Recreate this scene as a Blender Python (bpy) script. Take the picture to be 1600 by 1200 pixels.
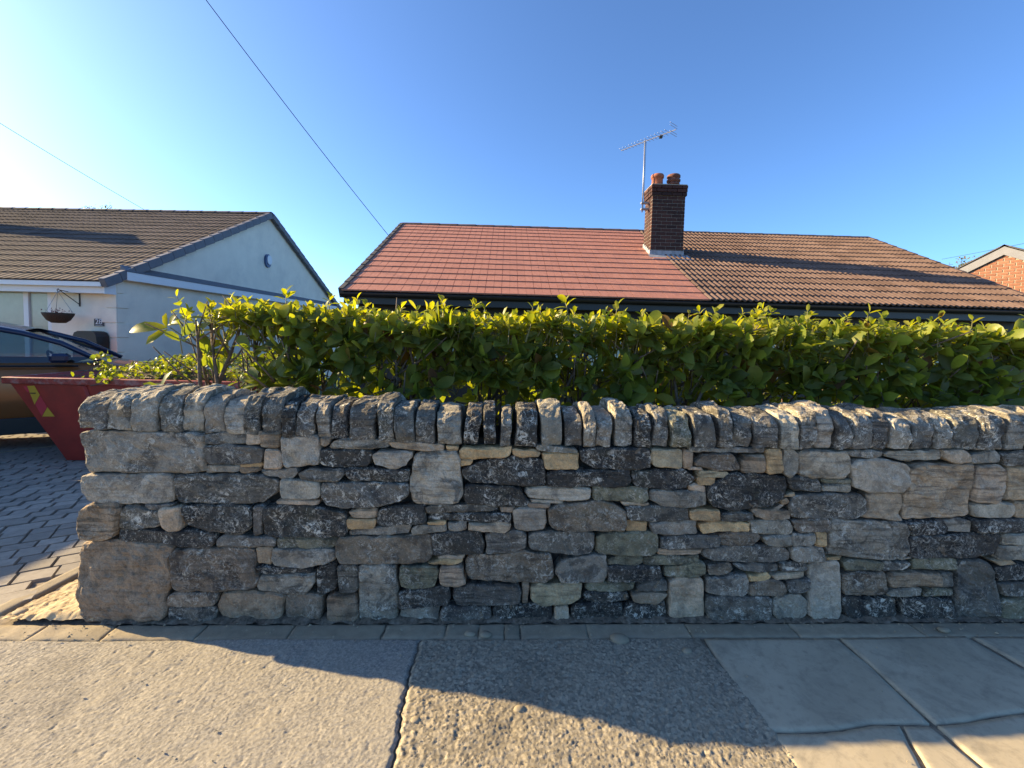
import bpy, bmesh, math, random
import numpy as np
from mathutils import Vector, Matrix, noise

for o in list(bpy.data.objects):
    bpy.data.objects.remove(o, do_unlink=True)
scene = bpy.context.scene
COL = scene.collection
R = math.radians
random.seed(7)
NP = np.random.default_rng(11)

# ---------------------------------------------------------------- camera
# world: the front face of the garden wall is the plane y = 0, x runs right along it, z is up, pavement z = 0
F_PX, PX0, PY0 = 671.0, 800.0, 562.0          # focal length and principal point in photo pixels (1600 x 1200)
YAW, PIT, ROLL = R(2.5), R(3.0), R(1.5)
CAM = np.array([0.0, -2.2, 1.5])
_f = np.array([math.sin(YAW)*math.cos(PIT), math.cos(YAW)*math.cos(PIT), -math.sin(PIT)])
_r0 = np.array([math.cos(YAW), -math.sin(YAW), 0.0]); _u0 = np.cross(_r0, _f)
_r = _r0*math.cos(ROLL) + _u0*math.sin(ROLL); _u = _u0*math.cos(ROLL) - _r0*math.sin(ROLL)
cd = bpy.data.cameras.new('camera'); cam = bpy.data.objects.new('camera', cd); COL.objects.link(cam)
cam.matrix_world = Matrix(((_r[0], _u[0], -_f[0], CAM[0]), (_r[1], _u[1], -_f[1], CAM[1]), (_r[2], _u[2], -_f[2], CAM[2]), (0, 0, 0, 1)))
cd.sensor_fit = 'HORIZONTAL'; cd.sensor_width = 36.0; cd.lens = F_PX/1600*36.0
cd.shift_y = (PY0-600.0)/1600.0
cd.clip_start = 0.05; cd.clip_end = 3000
scene.camera = cam

# ---------------------------------------------------------------- sky, sun, exposure
SUN_AZ, SUN_EL = R(14), R(21)                 # sun stands left, slightly behind the wall plane
sdir = Vector((-math.cos(SUN_EL)*math.cos(SUN_AZ), math.cos(SUN_EL)*math.sin(SUN_AZ), math.sin(SUN_EL)))
w = bpy.data.worlds.new('World'); scene.world = w; w.use_nodes = True
nt = w.node_tree; bg = nt.nodes['Background']
sky = nt.nodes.new('ShaderNodeTexSky'); sky.sky_type = 'NISHITA'; sky.sun_disc = False
sky.sun_elevation = SUN_EL; sky.sun_rotation = math.atan2(sdir.x, sdir.y)
sky.altitude = 100; sky.air_density = 0.75; sky.dust_density = 1.0; sky.ozone_density = 10.0
nt.links.new(sky.outputs[0], bg.inputs[0]); bg.inputs[1].default_value = 0.15
sl = bpy.data.lights.new('sun', 'SUN'); sl.energy = 5.0; sl.angle = R(0.5); sl.color = (1.0, 0.84, 0.60)
so = bpy.data.objects.new('sun', sl); COL.objects.link(so); so.location = (-20, 6, 12)
so.rotation_euler = (-sdir).to_track_quat('-Z', 'Y').to_euler()
vs = scene.view_settings
vs.view_transform = 'Standard'; vs.look = 'None'; vs.gamma = 1.0; vs.use_curve_mapping = False; vs.exposure = 1.5; vs.use_white_balance = True; vs.white_balance_temperature = 8700; vs.white_balance_tint = 7
cy = scene.cycles
cy.use_denoising = True; cy.max_bounces = 8; cy.transparent_max_bounces = 12; cy.transmission_bounces = 8

# ---------------------------------------------------------------- helpers
def ray(x, y): return _f + _r*((x-PX0)/F_PX) - _u*((y-PY0)/F_PX)
def at_y(x, y, Y): d = ray(x, y); return CAM + d*((Y-CAM[1])/d[1])
def at_z(x, y, Z=0.0): d = ray(x, y); return CAM + d*((Z-CAM[2])/d[2])
def at_pl(x, y, p0, n):
    d = ray(x, y); n = np.array(n, float); return CAM + d*(((np.array(p0)-CAM)@n)/(d@n))

def tag(o, label=None, cat=None, group=None, kind=None):
    if label: o['label'] = label
    if cat: o['category'] = cat
    if group: o['group'] = group
    if kind: o['kind'] = kind
    return o
def link(name, me, parent=None):
    o = bpy.data.objects.new(name, me); COL.objects.link(o)
    if parent is not None: o.parent = parent
    return o
def empty(name, loc=(0, 0, 0), rz=0.0):
    o = bpy.data.objects.new(name, None); COL.objects.link(o); o.location = loc; o.rotation_euler = (0, 0, rz)
    o.empty_display_size = 0.2
    return o
def mesh(name, v, f, mat=None, smooth=False):
    me = bpy.data.meshes.new(name); me.from_pydata([tuple(map(float, p)) for p in v], [], f); me.update()
    if mat: me.materials.append(mat)
    if smooth: me.polygons.foreach_set('use_smooth', [True]*len(me.polygons))
    return me
def mesh_np(name, v, f, mat=None, smooth=True):
    """big meshes: v (n,3) float, f (m,k) int"""
    me = bpy.data.meshes.new(name); v = np.asarray(v, np.float32); f = np.asarray(f, np.int32); k = f.shape[1]
    me.vertices.add(len(v)); me.vertices.foreach_set('co', v.ravel())
    me.loops.add(f.size); me.loops.foreach_set('vertex_index', f.ravel())
    me.polygons.add(len(f)); me.polygons.foreach_set('loop_start', np.arange(0, f.size, k, dtype=np.int32))
    if smooth: me.polygons.foreach_set('use_smooth', np.ones(len(f), bool))
    me.update(); me.validate()
    if mat: me.materials.append(mat)
    return me
class MB:
    """collects shapes for one mesh"""
    def __init__(s): s.v = []; s.f = []
    def add(s, v, f):
        b = len(s.v); s.v += [tuple(map(float, p)) for p in v]; s.f += [tuple(i+b for i in q) for q in f]; return s
    def box(s, a, b, bev=0.0):
        (x0, y0, z0), (x1, y1, z1) = a, b
        if bev <= 0:
            return s.add([(x0,y0,z0),(x1,y0,z0),(x1,y1,z0),(x0,y1,z0),(x0,y0,z1),(x1,y0,z1),(x1,y1,z1),(x0,y1,z1)],
                         [(3,2,1,0),(4,5,6,7),(0,1,5,4),(1,2,6,5),(2,3,7,6),(3,0,4,7)])
        bm = bmesh.new(); bmesh.ops.create_cube(bm, size=1.0)
        for q in bm.verts: q.co = Vector(((x0+x1)/2+q.co.x*(x1-x0), (y0+y1)/2+q.co.y*(y1-y0), (z0+z1)/2+q.co.z*(z1-z0)))
        bmesh.ops.bevel(bm, geom=bm.edges[:], offset=bev, segments=1, affect='EDGES')
        bm.verts.index_update()
        s.add([tuple(q.co) for q in bm.verts], [tuple(x.index for x in q.verts) for q in bm.faces]); bm.free(); return s
    def tube(s, pts, rad, n=6, cap=True):
        pts = [Vector(p) for p in pts]; rr = rad if isinstance(rad, (list, tuple)) else [rad]*len(pts)
        rings = []; up = None
        for i, p in enumerate(pts):
            t = (pts[min(i+1, len(pts)-1)]-pts[max(i-1, 0)]).normalized()
            if up is None: up = Vector((0, 0, 1)) if abs(t.z) < .9 else Vector((1, 0, 0))
            a = t.cross(up).normalized(); bb = a.cross(t).normalized(); up = bb
            rings.append([p+(a*math.cos(2*math.pi*k/n)+bb*math.sin(2*math.pi*k/n))*rr[i] for k in range(n)])
        v = [q for rg in rings for q in rg]
        f = [(i*n+k, i*n+(k+1) % n, (i+1)*n+(k+1) % n, (i+1)*n+k) for i in range(len(pts)-1) for k in range(n)]
        if cap: f += [tuple(reversed(range(n))), tuple((len(pts)-1)*n+k for k in range(n))]
        return s.add(v, f)
    def lathe(s, prof, c=(0, 0, 0), n=20):
        v = []; f = []
        for (rad, z) in prof:
            for k in range(n): v.append((c[0]+rad*math.cos(2*math.pi*k/n), c[1]+rad*math.sin(2*math.pi*k/n), c[2]+z))
        for i in range(len(prof)-1):
            for k in range(n): f.append((i*n+k, i*n+(k+1) % n, (i+1)*n+(k+1) % n, (i+1)*n+k))
        return s.add(v, f)
    def prism(s, poly, fn, h0, h1):
        """poly: 2D outline, fn(a, b, h) -> 3D"""
        n = len(poly); v = [fn(a, b, h0) for a, b in poly]+[fn(a, b, h1) for a, b in poly]
        return s.add(v, [tuple(reversed(range(n))), tuple(range(n, 2*n))]+[(i, (i+1) % n, n+(i+1) % n, n+i) for i in range(n)])
    def build(s, name, mat, parent=None, smooth=False, bevel=0.0):
        me = mesh(name, s.v, s.f, mat, smooth)
        bm = bmesh.new(); bm.from_mesh(me); bmesh.ops.recalc_face_normals(bm, faces=bm.faces[:]); bm.to_mesh(me); bm.free()
        return link(name, me, parent)

# ---------------------------------------------------------------- materials
class NT:
    def __init__(s, name):
        s.m = bpy.data.materials.new(name); s.m.use_nodes = True; s.t = s.m.node_tree
        s.b = s.t.nodes['Principled BSDF']; s.out = s.t.nodes['Material Output']
    def n(s, ty, **kw):
        q = s.t.nodes.new(ty)
        for k, v in kw.items():
            if k.startswith('i_'): q.inputs[int(k[2:])].default_value = v
            else: setattr(q, k, v)
        return q
    def l(s, a, b): s.t.links.new(a, b)
    def pos(s): return s.n('ShaderNodeNewGeometry').outputs['Position']
    def noise(s, scale, vec=None, detail=4, rough=.55, dist=0):
        q = s.n('ShaderNodeTexNoise'); q.inputs['Scale'].default_value = scale; q.inputs['Detail'].default_value = detail
        q.inputs['Roughness'].default_value = rough; q.inputs['Distortion'].default_value = dist
        if vec is not None: s.l(vec, q.inputs['Vector'])
        return q.outputs['Fac']
    def ramp(s, fac, a, b, va=0.0, vb=1.0):
        q = s.n('ShaderNodeMapRange'); q.clamp = True
        for i, x in zip((1, 2, 3, 4), (a, b, va, vb)): q.inputs[i].default_value = x
        s.l(fac, q.inputs[0]); return q.outputs[0]
    def mix(s, fac, a, b, mode='MIX'):
        q = s.n('ShaderNodeMix', data_type='RGBA', blend_type=mode)
        for i, x in ((0, fac), (6, a), (7, b)):
            if isinstance(x, (int, float)): q.inputs[i].default_value = x
            elif isinstance(x, tuple): q.inputs[i].default_value = (*x, 1.0) if len(x) == 3 else x
            else: s.l(x, q.inputs[i])
        return q.outputs[2]
    def math(s, op, a, b=0.0):
        q = s.n('ShaderNodeMath', operation=op)
        for i, x in ((0, a), (1, b)):
            if isinstance(x, (int, float)): q.inputs[i].default_value = x
            else: s.l(x, q.inputs[i])
        return q.outputs[0]
    def bump(s, h, strength=.4, dist=.01, nrm=None):
        q = s.n('ShaderNodeBump'); q.inputs['Strength'].default_value = strength; q.inputs['Distance'].default_value = dist
        s.l(h, q.inputs['Height'])
        if nrm is not None: s.l(nrm, q.inputs['Normal'])
        return q.outputs[0]
    def col(s, c):
        if isinstance(c, tuple): s.b.inputs['Base Color'].default_value = (*c, 1.0)
        else: s.l(c, s.b.inputs['Base Color'])
    def set(s, rough=.8, metal=0.0, spec=None, nrm=None):
        s.b.inputs['Roughness'].default_value = rough; s.b.inputs['Metallic'].default_value = metal
        if spec is not None: s.b.inputs['Specular IOR Level'].default_value = spec
        if nrm is not None: s.l(nrm, s.b.inputs['Normal'])
        return s.m
def simple(name, c, rough=.7, metal=0.0, var=.25, scale=8.0, bump=.0, bscale=60.0, dirt=None):
    t = NT(name); p = t.pos()
    dk = tuple(x*(1-var) for x in c); lt = tuple(min(1, x*(1+var)) for x in c)
    cc = t.mix(t.ramp(t.noise(scale, p), .3, .7), dk, lt)
    if dirt: cc = t.mix(t.ramp(t.noise(scale*.4, p, 6, .65), .5, .75, 0, dirt[1]), cc, dirt[0])
    t.col(cc)
    return t.set(rough, metal, nrm=t.bump(t.noise(bscale, p), bump, .004) if bump else None)
M = {}
def stone_material():
    t = NT('weathered_gritstone'); p = t.pos(); oi = t.n('ShaderNodeObjectInfo')
    rnd = t.n('ShaderNodeVectorMath', operation='SCALE'); rnd.inputs[0].default_value = (37.0, 11.0, 23.0); t.l(oi.outputs['Random'], rnd.inputs['Scale'])
    ad = t.n('ShaderNodeVectorMath', operation='ADD'); t.l(p, ad.inputs[0]); t.l(rnd.outputs[0], ad.inputs[1]); v = ad.outputs[0]
    base = oi.outputs['Color']
    n1 = t.noise(11, v, 7, .66, .5); n2 = t.noise(42, v, 6, .68); n3 = t.noise(150, v, 4, .65)
    c = t.mix(t.ramp(n1, .34, .66, .5, 1.08), (.012, .012, .012), t.mix(1.0, base, (1.25, 1.22, 1.18), 'MULTIPLY'))
    c = t.mix(t.ramp(n2, .42, .68, 0, .5), c, t.mix(.45, base, (.26, .21, .15)))
    # soot left on the face, and the fresh ochre that shows where it has flaked
    soot = t.math('MULTIPLY', t.ramp(t.noise(8, v, 8, .68, .8), .52, .58, 0, .8), t.ramp(oi.outputs['Alpha'], .1, .6, .1, 1))
    c = t.mix(soot, c, t.mix(.7, base, (.024, .024, .025)))
    och = t.ramp(t.noise(6.0, v, 6, .62, 1.4), .645, .67, 0, .6)
    c = t.mix(och, c, (.33, .225, .135))
    grn = t.ramp(t.noise(5.0, v, 5, .6), .6, .72, 0, .22)
    c = t.mix(grn, c, (.10, .11, .055))
    # pale lichen crusts, lime veins and flecks; the amount comes with each stone
    lm = t.ramp(t.noise(7, v, 6, .62, .6), .42, .56)
    ve = t.noise(17, v, 6, .62, 1.3); vein = t.ramp(t.math('ABSOLUTE', t.math('SUBTRACT', ve, .5)), .0, .022, 1, 0)
    crust = t.ramp(t.noise(30, v, 7, .74, 1.0), .545, .59)
    fl = t.ramp(t.noise(75, v, 4, .62, .6), .61, .66)
    lich = t.math('MAXIMUM', t.math('MULTIPLY', t.math('MAXIMUM', crust, t.math('MULTIPLY', vein, .7)), lm), t.math('MULTIPLY', fl, .5))
    lich = t.math('MULTIPLY', lich, oi.outputs['Alpha'])
    c = t.mix(lich, c, (.80, .75, .62))
    c = t.mix(t.ramp(n3, .35, .65, 0, .5), c, t.mix(.6, c, (.01, .01, .01)))
    # bedding planes, strong on some stones and faint on others
    mp = t.n('ShaderNodeMapping'); t.l(v, mp.inputs[0]); mp.inputs['Scale'].default_value = (5, 5, 62)
    bed = t.noise(1.0, mp.outputs[0], 4, .6, .4); bam = t.ramp(oi.outputs['Random'], .35, .9, 0, .75)
    c = t.mix(t.math('MULTIPLY', t.ramp(bed, .5, .62), bam), c, t.mix(.7, c, (.012, .011, .01)))
    t.col(c)
    b = t.bump(t.math('MULTIPLY', bed, bam), .7, .02); b = t.bump(n3, .8, .005, b); b = t.bump(n2, .9, .016, b); b = t.bump(t.noise(14, v, 6, .7), .55, .03, b)
    return t.set(.9, 0, .2, b)
M['stone'] = stone_material()
def asphalt(name, dark, light, sand, sc):
    t = NT(name); p = t.pos()
    vo = t.n('ShaderNodeTexVoronoi'); vo.inputs['Scale'].default_value = sc; t.l(p, vo.inputs['Vector'])
    sep = t.n('ShaderNodeSeparateColor'); t.l(vo.outputs['Color'], sep.inputs[0])
    c = t.mix(sep.outputs[0], dark, light)
    c = t.mix(t.ramp(t.noise(3.0, p, 6, .6), .35, .7, 0, .6), c, sand)
    c = t.mix(t.ramp(t.noise(160, p, 3), .55, .75, 0, .5), c, tuple(x*.4 for x in dark))
    c = t.mix(t.ramp(t.noise(1.3, p, 7, .62, .6), .55, .68, 0, .38), c, tuple(x*.55 for x in dark))
    g = t.n('ShaderNodeTexVoronoi'); g.inputs['Scale'].default_value = 3.3; t.l(p, g.inputs['Vector'])
    c = t.mix(t.ramp(g.outputs['Distance'], .035, .05, .45, 0), c, tuple(x*.5 for x in dark))
    t.col(c)
    return t.set(.92, 0, .2, t.bump(t.noise(420, p, 3), .5, .002))
M['asphalt'] = asphalt('worn_asphalt', (.20, .188, .165), (.40, .365, .30), (.36, .32, .25), 130)
M['asphalt2'] = asphalt('coarse_asphalt', (.155, .138, .108), (.44, .38, .28), (.33, .28, .20), 85)
M['road'] = asphalt('road_asphalt', (.20, .185, .16), (.33, .30, .25), (.31, .28, .22), 90)  # unseen road, colour raised to bounce light onto the wall
def slabmat():
    t = NT('concrete_flag'); p = t.pos(); oi = t.n('ShaderNodeObjectInfo')
    c = t.mix(t.ramp(t.noise(2.2, p, 6, .6), .3, .7), (.34, .29, .205), (.49, .42, .305))
    c = t.mix(t.ramp(oi.outputs['Random'], 0, 1, 0, .25), c, (.34, .30, .225))
    c = t.mix(t.ramp(t.noise(5, p, 8, .7, .8), .5, .66, 0, .5), c, (.20, .18, .14))
    c = t.mix(t.ramp(t.noise(22, p, 6, .7), .5, .75, 0, .5), c, (.16, .145, .115))
    vo = t.n('ShaderNodeTexVoronoi'); vo.inputs['Scale'].default_value = 7; t.l(p, vo.inputs['Vector'])
    c = t.mix(t.ramp(vo.outputs['Distance'], .0, .1, .5, 0), c, (.10, .095, .085))
    c = t.mix(t.ramp(t.noise(150, p, 3), .6, .8, 0, .4), c, (.4, .37, .31))
    t.col(c)
    b = t.bump(t.noise(260, p, 4), .35, .002); b = t.bump(t.noise(14, p, 4), .25, .006, b)
    return t.set(.85, 0, .25, b)
M['slab'] = slabmat()
def blockmat(name, a, b_, rough=.85):
    t = NT(name); p = t.pos(); oi = t.n('ShaderNodeObjectInfo')
    c = t.mix(oi.outputs['Random'], a, b_)
    c = t.mix(t.ramp(t.noise(18, p, 5, .65), .4, .75, 0, .5), c, tuple(x*.55 for x in a))
    t.col(c); return t.set(rough, 0, .25, t.bump(t.noise(140, p, 4), .4, .003))
M['block'] = blockmat('block_paving', (.23, .205, .17), (.36, .32, .265))
M['edging'] = blockmat('edging_stone', (.28, .235, .165), (.38, .315, .22))
M['red_tile'] = blockmat('red_roof_tile', (.445, .19, .135), (.485, .21, .148), .7)
M['brown_tile'] = blockmat('brown_roof_tile', (.115, .072, .056), (.175, .115, .092), .8)
M['grey_tile'] = blockmat('grey_brown_roof_tile', (.085, .062, .052), (.14, .10, .082), .85)
M['dark_brick'] = blockmat('sooty_brick', (.035, .018, .016), (.085, .036, .028), .8)
M['red_brick'] = blockmat('red_brick', (.20, .082, .052), (.29, .13, .082), .85)
M['mortar'] = simple('mortar', (.20, .18, .155), .95, var=.3, scale=30, bump=.3)
M['mortar_pale'] = simple('pale_mortar', (.33, .275, .21), .95, var=.2, scale=30, bump=.3)
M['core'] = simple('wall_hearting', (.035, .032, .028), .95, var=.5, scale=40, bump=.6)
M['dirt'] = simple('dirt', (.20, .16, .115), .95, var=.5, scale=40, bump=.6, bscale=150)
M['foot'] = simple('foot_dirt', (.13, .095, .065), .95, var=.6, scale=60, bump=.9, bscale=120, dirt=((.3, .25, .19), .7))
M['sand'] = simple('yellow_sand', (.45, .35, .21), .95, var=.25, scale=30, bump=.5, bscale=220)
M['soil'] = simple('garden_soil', (.06, .045, .03), .95, var=.4, scale=20, bump=.5)
M['lawn'] = simple('lawn_ground', (.06, .085, .03), .95, var=.4, scale=20, bump=.5)
M['render'] = simple('white_render', (.84, .76, .63), .9, var=.05, scale=3, bump=.25, bscale=90, dirt=((.52, .49, .44), .5))
M['upvc'] = simple('white_plastic', (.74, .745, .76), .35, var=.02)
M['verge'] = simple('grey_verge', (.13, .135, .155), .6, var=.12)
M['black'] = simple('black_plastic', (.012, .012, .014), .35, var=.2)
M['dark_board'] = simple('dark_grey_board', (.014, .0135, .013), .5, var=.2)
M['ridge'] = simple('ridge_tile', (.10, .065, .055), .8, var=.3, bump=.3)
M['ridge_dark'] = simple('dark_ridge_tile', (.055, .05, .05), .8, var=.3, bump=.3)
M['lead'] = simple('lead_flashing', (.27, .28, .30), .55, var=.35, scale=14, bump=.3, dirt=((.45, .46, .44), .5))
M['terracotta'] = simple('terracotta', (.30, .10, .06), .8, var=.2, scale=10, bump=.2)
M['terracotta_dark'] = simple('sooty_terracotta', (.14, .055, .042), .8, var=.35, scale=14, bump=.2)
M['alu'] = simple('galvanised_metal', (.30, .31, .33), .5, .7, var=.15)
M['iron'] = simple('black_iron', (.02, .018, .018), .5, .3, var=.2)
M['skip'] = simple('red_skip_paint', (.38, .028, .016), .42, var=.2, scale=5, bump=.2, bscale=14, dirt=((.13, .035, .03), .6))
M['skip_rim'] = simple('scuffed_sunlit_rim', (.36, .04, .025), .5, var=.35, scale=30, dirt=((.5, .40, .34), .55))  # pale scuffs also carry the sunlit look of the rim top
M['yellow'] = simple('yellow_reflective', (.62, .33, .03), .4, var=.08)
M['redtape'] = simple('red_reflective', (.60, .035, .05), .4, var=.08)
M['paint'] = simple('copper_car_paint', (.34, .105, .032), .2, .25, var=.06)
M['navy'] = simple('navy_car_top', (.012, .026, .065), .12, 0, var=.1)  # plain navy on roof, pillars and mirrors
M['tyre'] = simple('tyre_rubber', (.012, .012, .012), .85, var=.3)
M['bark'] = simple('laurel_bark', (.13, .095, .07), .85, var=.45, scale=50, bump=.5, bscale=90)
M['twig'] = simple('green_twig', (.16, .15, .07), .7, var=.3, scale=40)
M['cable'] = simple('black_cable', (.01, .01, .012), .6)
M['wicker'] = simple('wicker', (.045, .03, .02), .9, var=.5, scale=90, bump=.8, bscale=120)
M['seat'] = simple('car_interior', (.02, .02, .022), .8)
M['cream_blind'] = simple('blind_fabric', (.62, .68, .60), .8, var=.05)
M['white_text'] = simple('white_lettering', (.7, .72, .74), .6)
M['plaque'] = simple('slate_plaque', (.06, .07, .08), .6, var=.15)
M['blue_plastic'] = simple('blue_plastic', (.03, .09, .2), .4)
M['petal'] = simple('red_petals', (.20, .03, .04), .7, var=.5, scale=60)
def glassmat(name, tint=(.8, .9, .9), rough=.02, fac=.82):
    t = NT(name); g = t.n('ShaderNodeBsdfTransparent'); g.inputs[0].default_value = (*tint, 1)
    s = t.n('ShaderNodeBsdfGlossy'); s.inputs['Roughness'].default_value = rough
    fr = t.n('ShaderNodeLayerWeight'); fr.inputs[0].default_value = .5
    mx = t.n('ShaderNodeMixShader'); t.l(t.math('ADD', t.math('MULTIPLY', t.math('POWER', fr.outputs['Facing'], 5.0), .8), 1.04-fac), mx.inputs[0]); t.l(g.outputs[0], mx.inputs[1]); t.l(s.outputs[0], mx.inputs[2])
    t.l(mx.outputs[0], t.out.inputs[0]); return t.m
M['glass'] = glassmat('window_glass', (.9, .96, .94), .02, .95)
M['carglass'] = glassmat('car_glass', (.45, .6, .62), .02, .9)
M['cargl_dark'] = glassmat('tinted_car_glass', (.06, .09, .12), .02, .9)
def leafmat(name, src, trans=.5):
    t = NT(name); p = t.pos()
    if src == 'object': base = t.n('ShaderNodeObjectInfo').outputs['Color']
    else: q = t.n('ShaderNodeAttribute', attribute_name='tint'); base = q.outputs['Color']
    c = t.mix(t.ramp(t.noise(60, p, 4), .35, .7, 0, .35), base, t.mix(.5, base, (.02, .03, .008)))
    t.col(c); t.b.inputs['Roughness'].default_value = .42; t.b.inputs['Specular IOR Level'].default_value = .35
    tr = t.n('ShaderNodeBsdfTranslucent'); t.l(t.mix(1.0, c, (1.9, 1.75, .55), 'MULTIPLY'), tr.inputs[0])
    mx = t.n('ShaderNodeMixShader', i_0=trans); t.l(t.b.outputs[0], mx.inputs[1]); t.l(tr.outputs[0], mx.inputs[2])
    t.l(mx.outputs[0], t.out.inputs[0]); return t.m
M['leaf'] = leafmat('laurel_leaf', 'object'); M['leaf_mass'] = leafmat('laurel_leaf_mass', 'attr')

# ================================================================ GROUND
def gz(y):                                     # the plots behind the wall fall away from the road
    return -0.085*min(max(y-1.2, 0.0), 5.0) if y > 1.2 else 0.0
ys = [-400, -60, -14, -5.2, -5.19, -1.3, -.6, .0, .3, .6, 1.2, 2, 3, 4, 5, 6.2, 9, 14, 30, 100, 900]
xs = [-900, -120, -30, -12, -8, -5, -2.3, 0, 3, 6, 12, 30, 120, 900]
v = [(x, y, gz(y)-.03-(.10 if y < -5.195 else 0)) for y in ys for x in xs]; nx = len(xs)
f = [(j*nx+i, j*nx+i+1, (j+1)*nx+i+1, (j+1)*nx+i) for j in range(len(ys)-1) for i in range(nx-1)]
tag(link('ground', mesh('ground', v, f, M['lawn'])), kind='structure')
m = MB(); m.add([(-300, -5.2, -.02), (300, -5.2, -.02), (300, -.6, -.02), (-300, -.6, -.02)], [(0, 1, 2, 3)])
pavement = tag(m.build('pavement', M['asphalt']), kind='structure')
m = MB(); m.add([(-300, -13, -.122), (300, -13, -.122), (300, -5.35, -.122), (-300, -5.35, -.122)], [(0, 1, 2, 3)])
tag(m.build('road', M['road']), kind='structure')
for i in range(12):
    m = MB(); m.box((-6+i*.92, -5.35, -.2), (-6+i*.92+.912, -5.2, -.012), .012); m.build('kerb', M['edging'], pavement)

def worley(X, Y, cell, seed):
    """distance to the two nearest jittered points and an id for the nearest"""
    ix = np.floor(X/cell).astype(np.int64); iy = np.floor(Y/cell).astype(np.int64)
    d1 = np.full(X.shape, 9.0); d2 = d1.copy(); hid = np.zeros(X.shape)
    for dx in (-1, 0, 1):
        for dy in (-1, 0, 1):
            a = ix+dx; b = iy+dy
            h = (a*73856093 ^ b*19349663 ^ seed*83492791) & 0xffffff
            r1 = ((h*1103515245+12345) & 0x7fffffff)/0x7fffffff; r2 = ((h*22695477+1) & 0x7fffffff)/0x7fffffff
            d = np.hypot((a+r1)-X/cell, (b+r2)-Y/cell)
            nw = d < d1; d2 = np.where(nw, d1, np.minimum(d2, d)); hid = np.where(nw, ((h*69069+5) & 0xffff)/65535.0, hid); d1 = np.where(nw, d, d1)
    return d1, d2, hid
def vnoise(X, Y, cell, seed):
    x = X/cell; y = Y/cell; ix = np.floor(x).astype(np.int64); iy = np.floor(y).astype(np.int64); fx = x-ix; fy = y-iy
    fx = fx*fx*(3-2*fx); fy = fy*fy*(3-2*fy)
    def g(a, b): h = (a*73856093 ^ b*19349663 ^ seed*83492791) & 0xffffff; return ((h*1103515245+12345) & 0x7fffffff)/0x7fffffff
    return (g(ix, iy)*(1-fx)+g(ix+1, iy)*fx)*(1-fy)+(g(ix, iy+1)*(1-fx)+g(ix+1, iy+1)*fx)*fy
def asphalt_patch(name, xl, xr, y0, y1, step, cell, amp, seed, mat):
    """xl/xr(y): the ragged side edges of the patch"""
    nyy = int((y1-y0)/step)+1; Y = np.linspace(y0, y1, nyy); XL = np.array([xl(q) for q in Y]); XR = np.array([xr(q) for q in Y])
    nxx = int(np.mean(XR-XL)/step)+1; T = np.linspace(0, 1, nxx)
    X = XL[:, None]+(XR-XL)[:, None]*T[None]; YY = np.repeat(Y[:, None], nxx, 1)
    wx = X+(vnoise(X, YY, .02, seed)-.5)*.01; wy = YY+(vnoise(X, YY, .02, seed+1)-.5)*.01
    d1, d2, hid = worley(wx, wy, cell, seed+2)
    z = amp*(np.clip((d2-d1)*1.6, 0, 1)**.6*(.35+.65*hid)) + .012*(vnoise(X, YY, .5, seed+4)-.5) + .004*(vnoise(X, YY, .09, seed+5)-.5)
    pit = vnoise(X, YY, .035, seed+7); z -= np.clip(pit-.8, 0, 1)*amp*4
    ed = np.minimum.reduce([(X-XL[:, None]), (XR[:, None]-X), (y1-YY)]); z -= .010*np.clip(1-ed/.012, 0, 1)
    v = np.stack([X, YY, z-.002], -1).reshape(-1, 3); I = np.arange(nyy*nxx).reshape(nyy, nxx)
    f = np.stack([I[:-1, :-1], I[:-1, 1:], I[1:, 1:], I[1:, :-1]], -1).reshape(-1, 4)
    return tag(link(name, mesh_np(name, v, f, mat)), kind='structure')
wob = lambda q, s: .010*math.sin(q*7+s)+.003*math.sin(q*31+s*3)+.003*math.sin(q*83)+.002*math.sin(q*171)
seam = lambda q: -.327+wob(q, 1)
patch_l = asphalt_patch('asphalt_pavement', lambda q: -3.6, lambda q: seam(q)-.003, -1.25, -.128, .0052, .0080, .0038, 3, M['asphalt'])
patch_r = asphalt_patch('asphalt_pavement', lambda q: seam(q)+.006, lambda q: 1.085-.085*(q+.13)+wob(q, 5)*.6, -1.25, -.135, .005, .0125, .0068, 9, M['asphalt2'])
# dirt bedding seen in the joints
m = MB(); m.add([(-4.2, -1.3, -.014), (5.2, -1.3, -.014), (5.2, .04, -.014), (-4.2, .04, -.014)], [(0, 1, 2, 3)])
tag(m.build('joint_dirt', M['dirt']), kind='structure')

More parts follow.
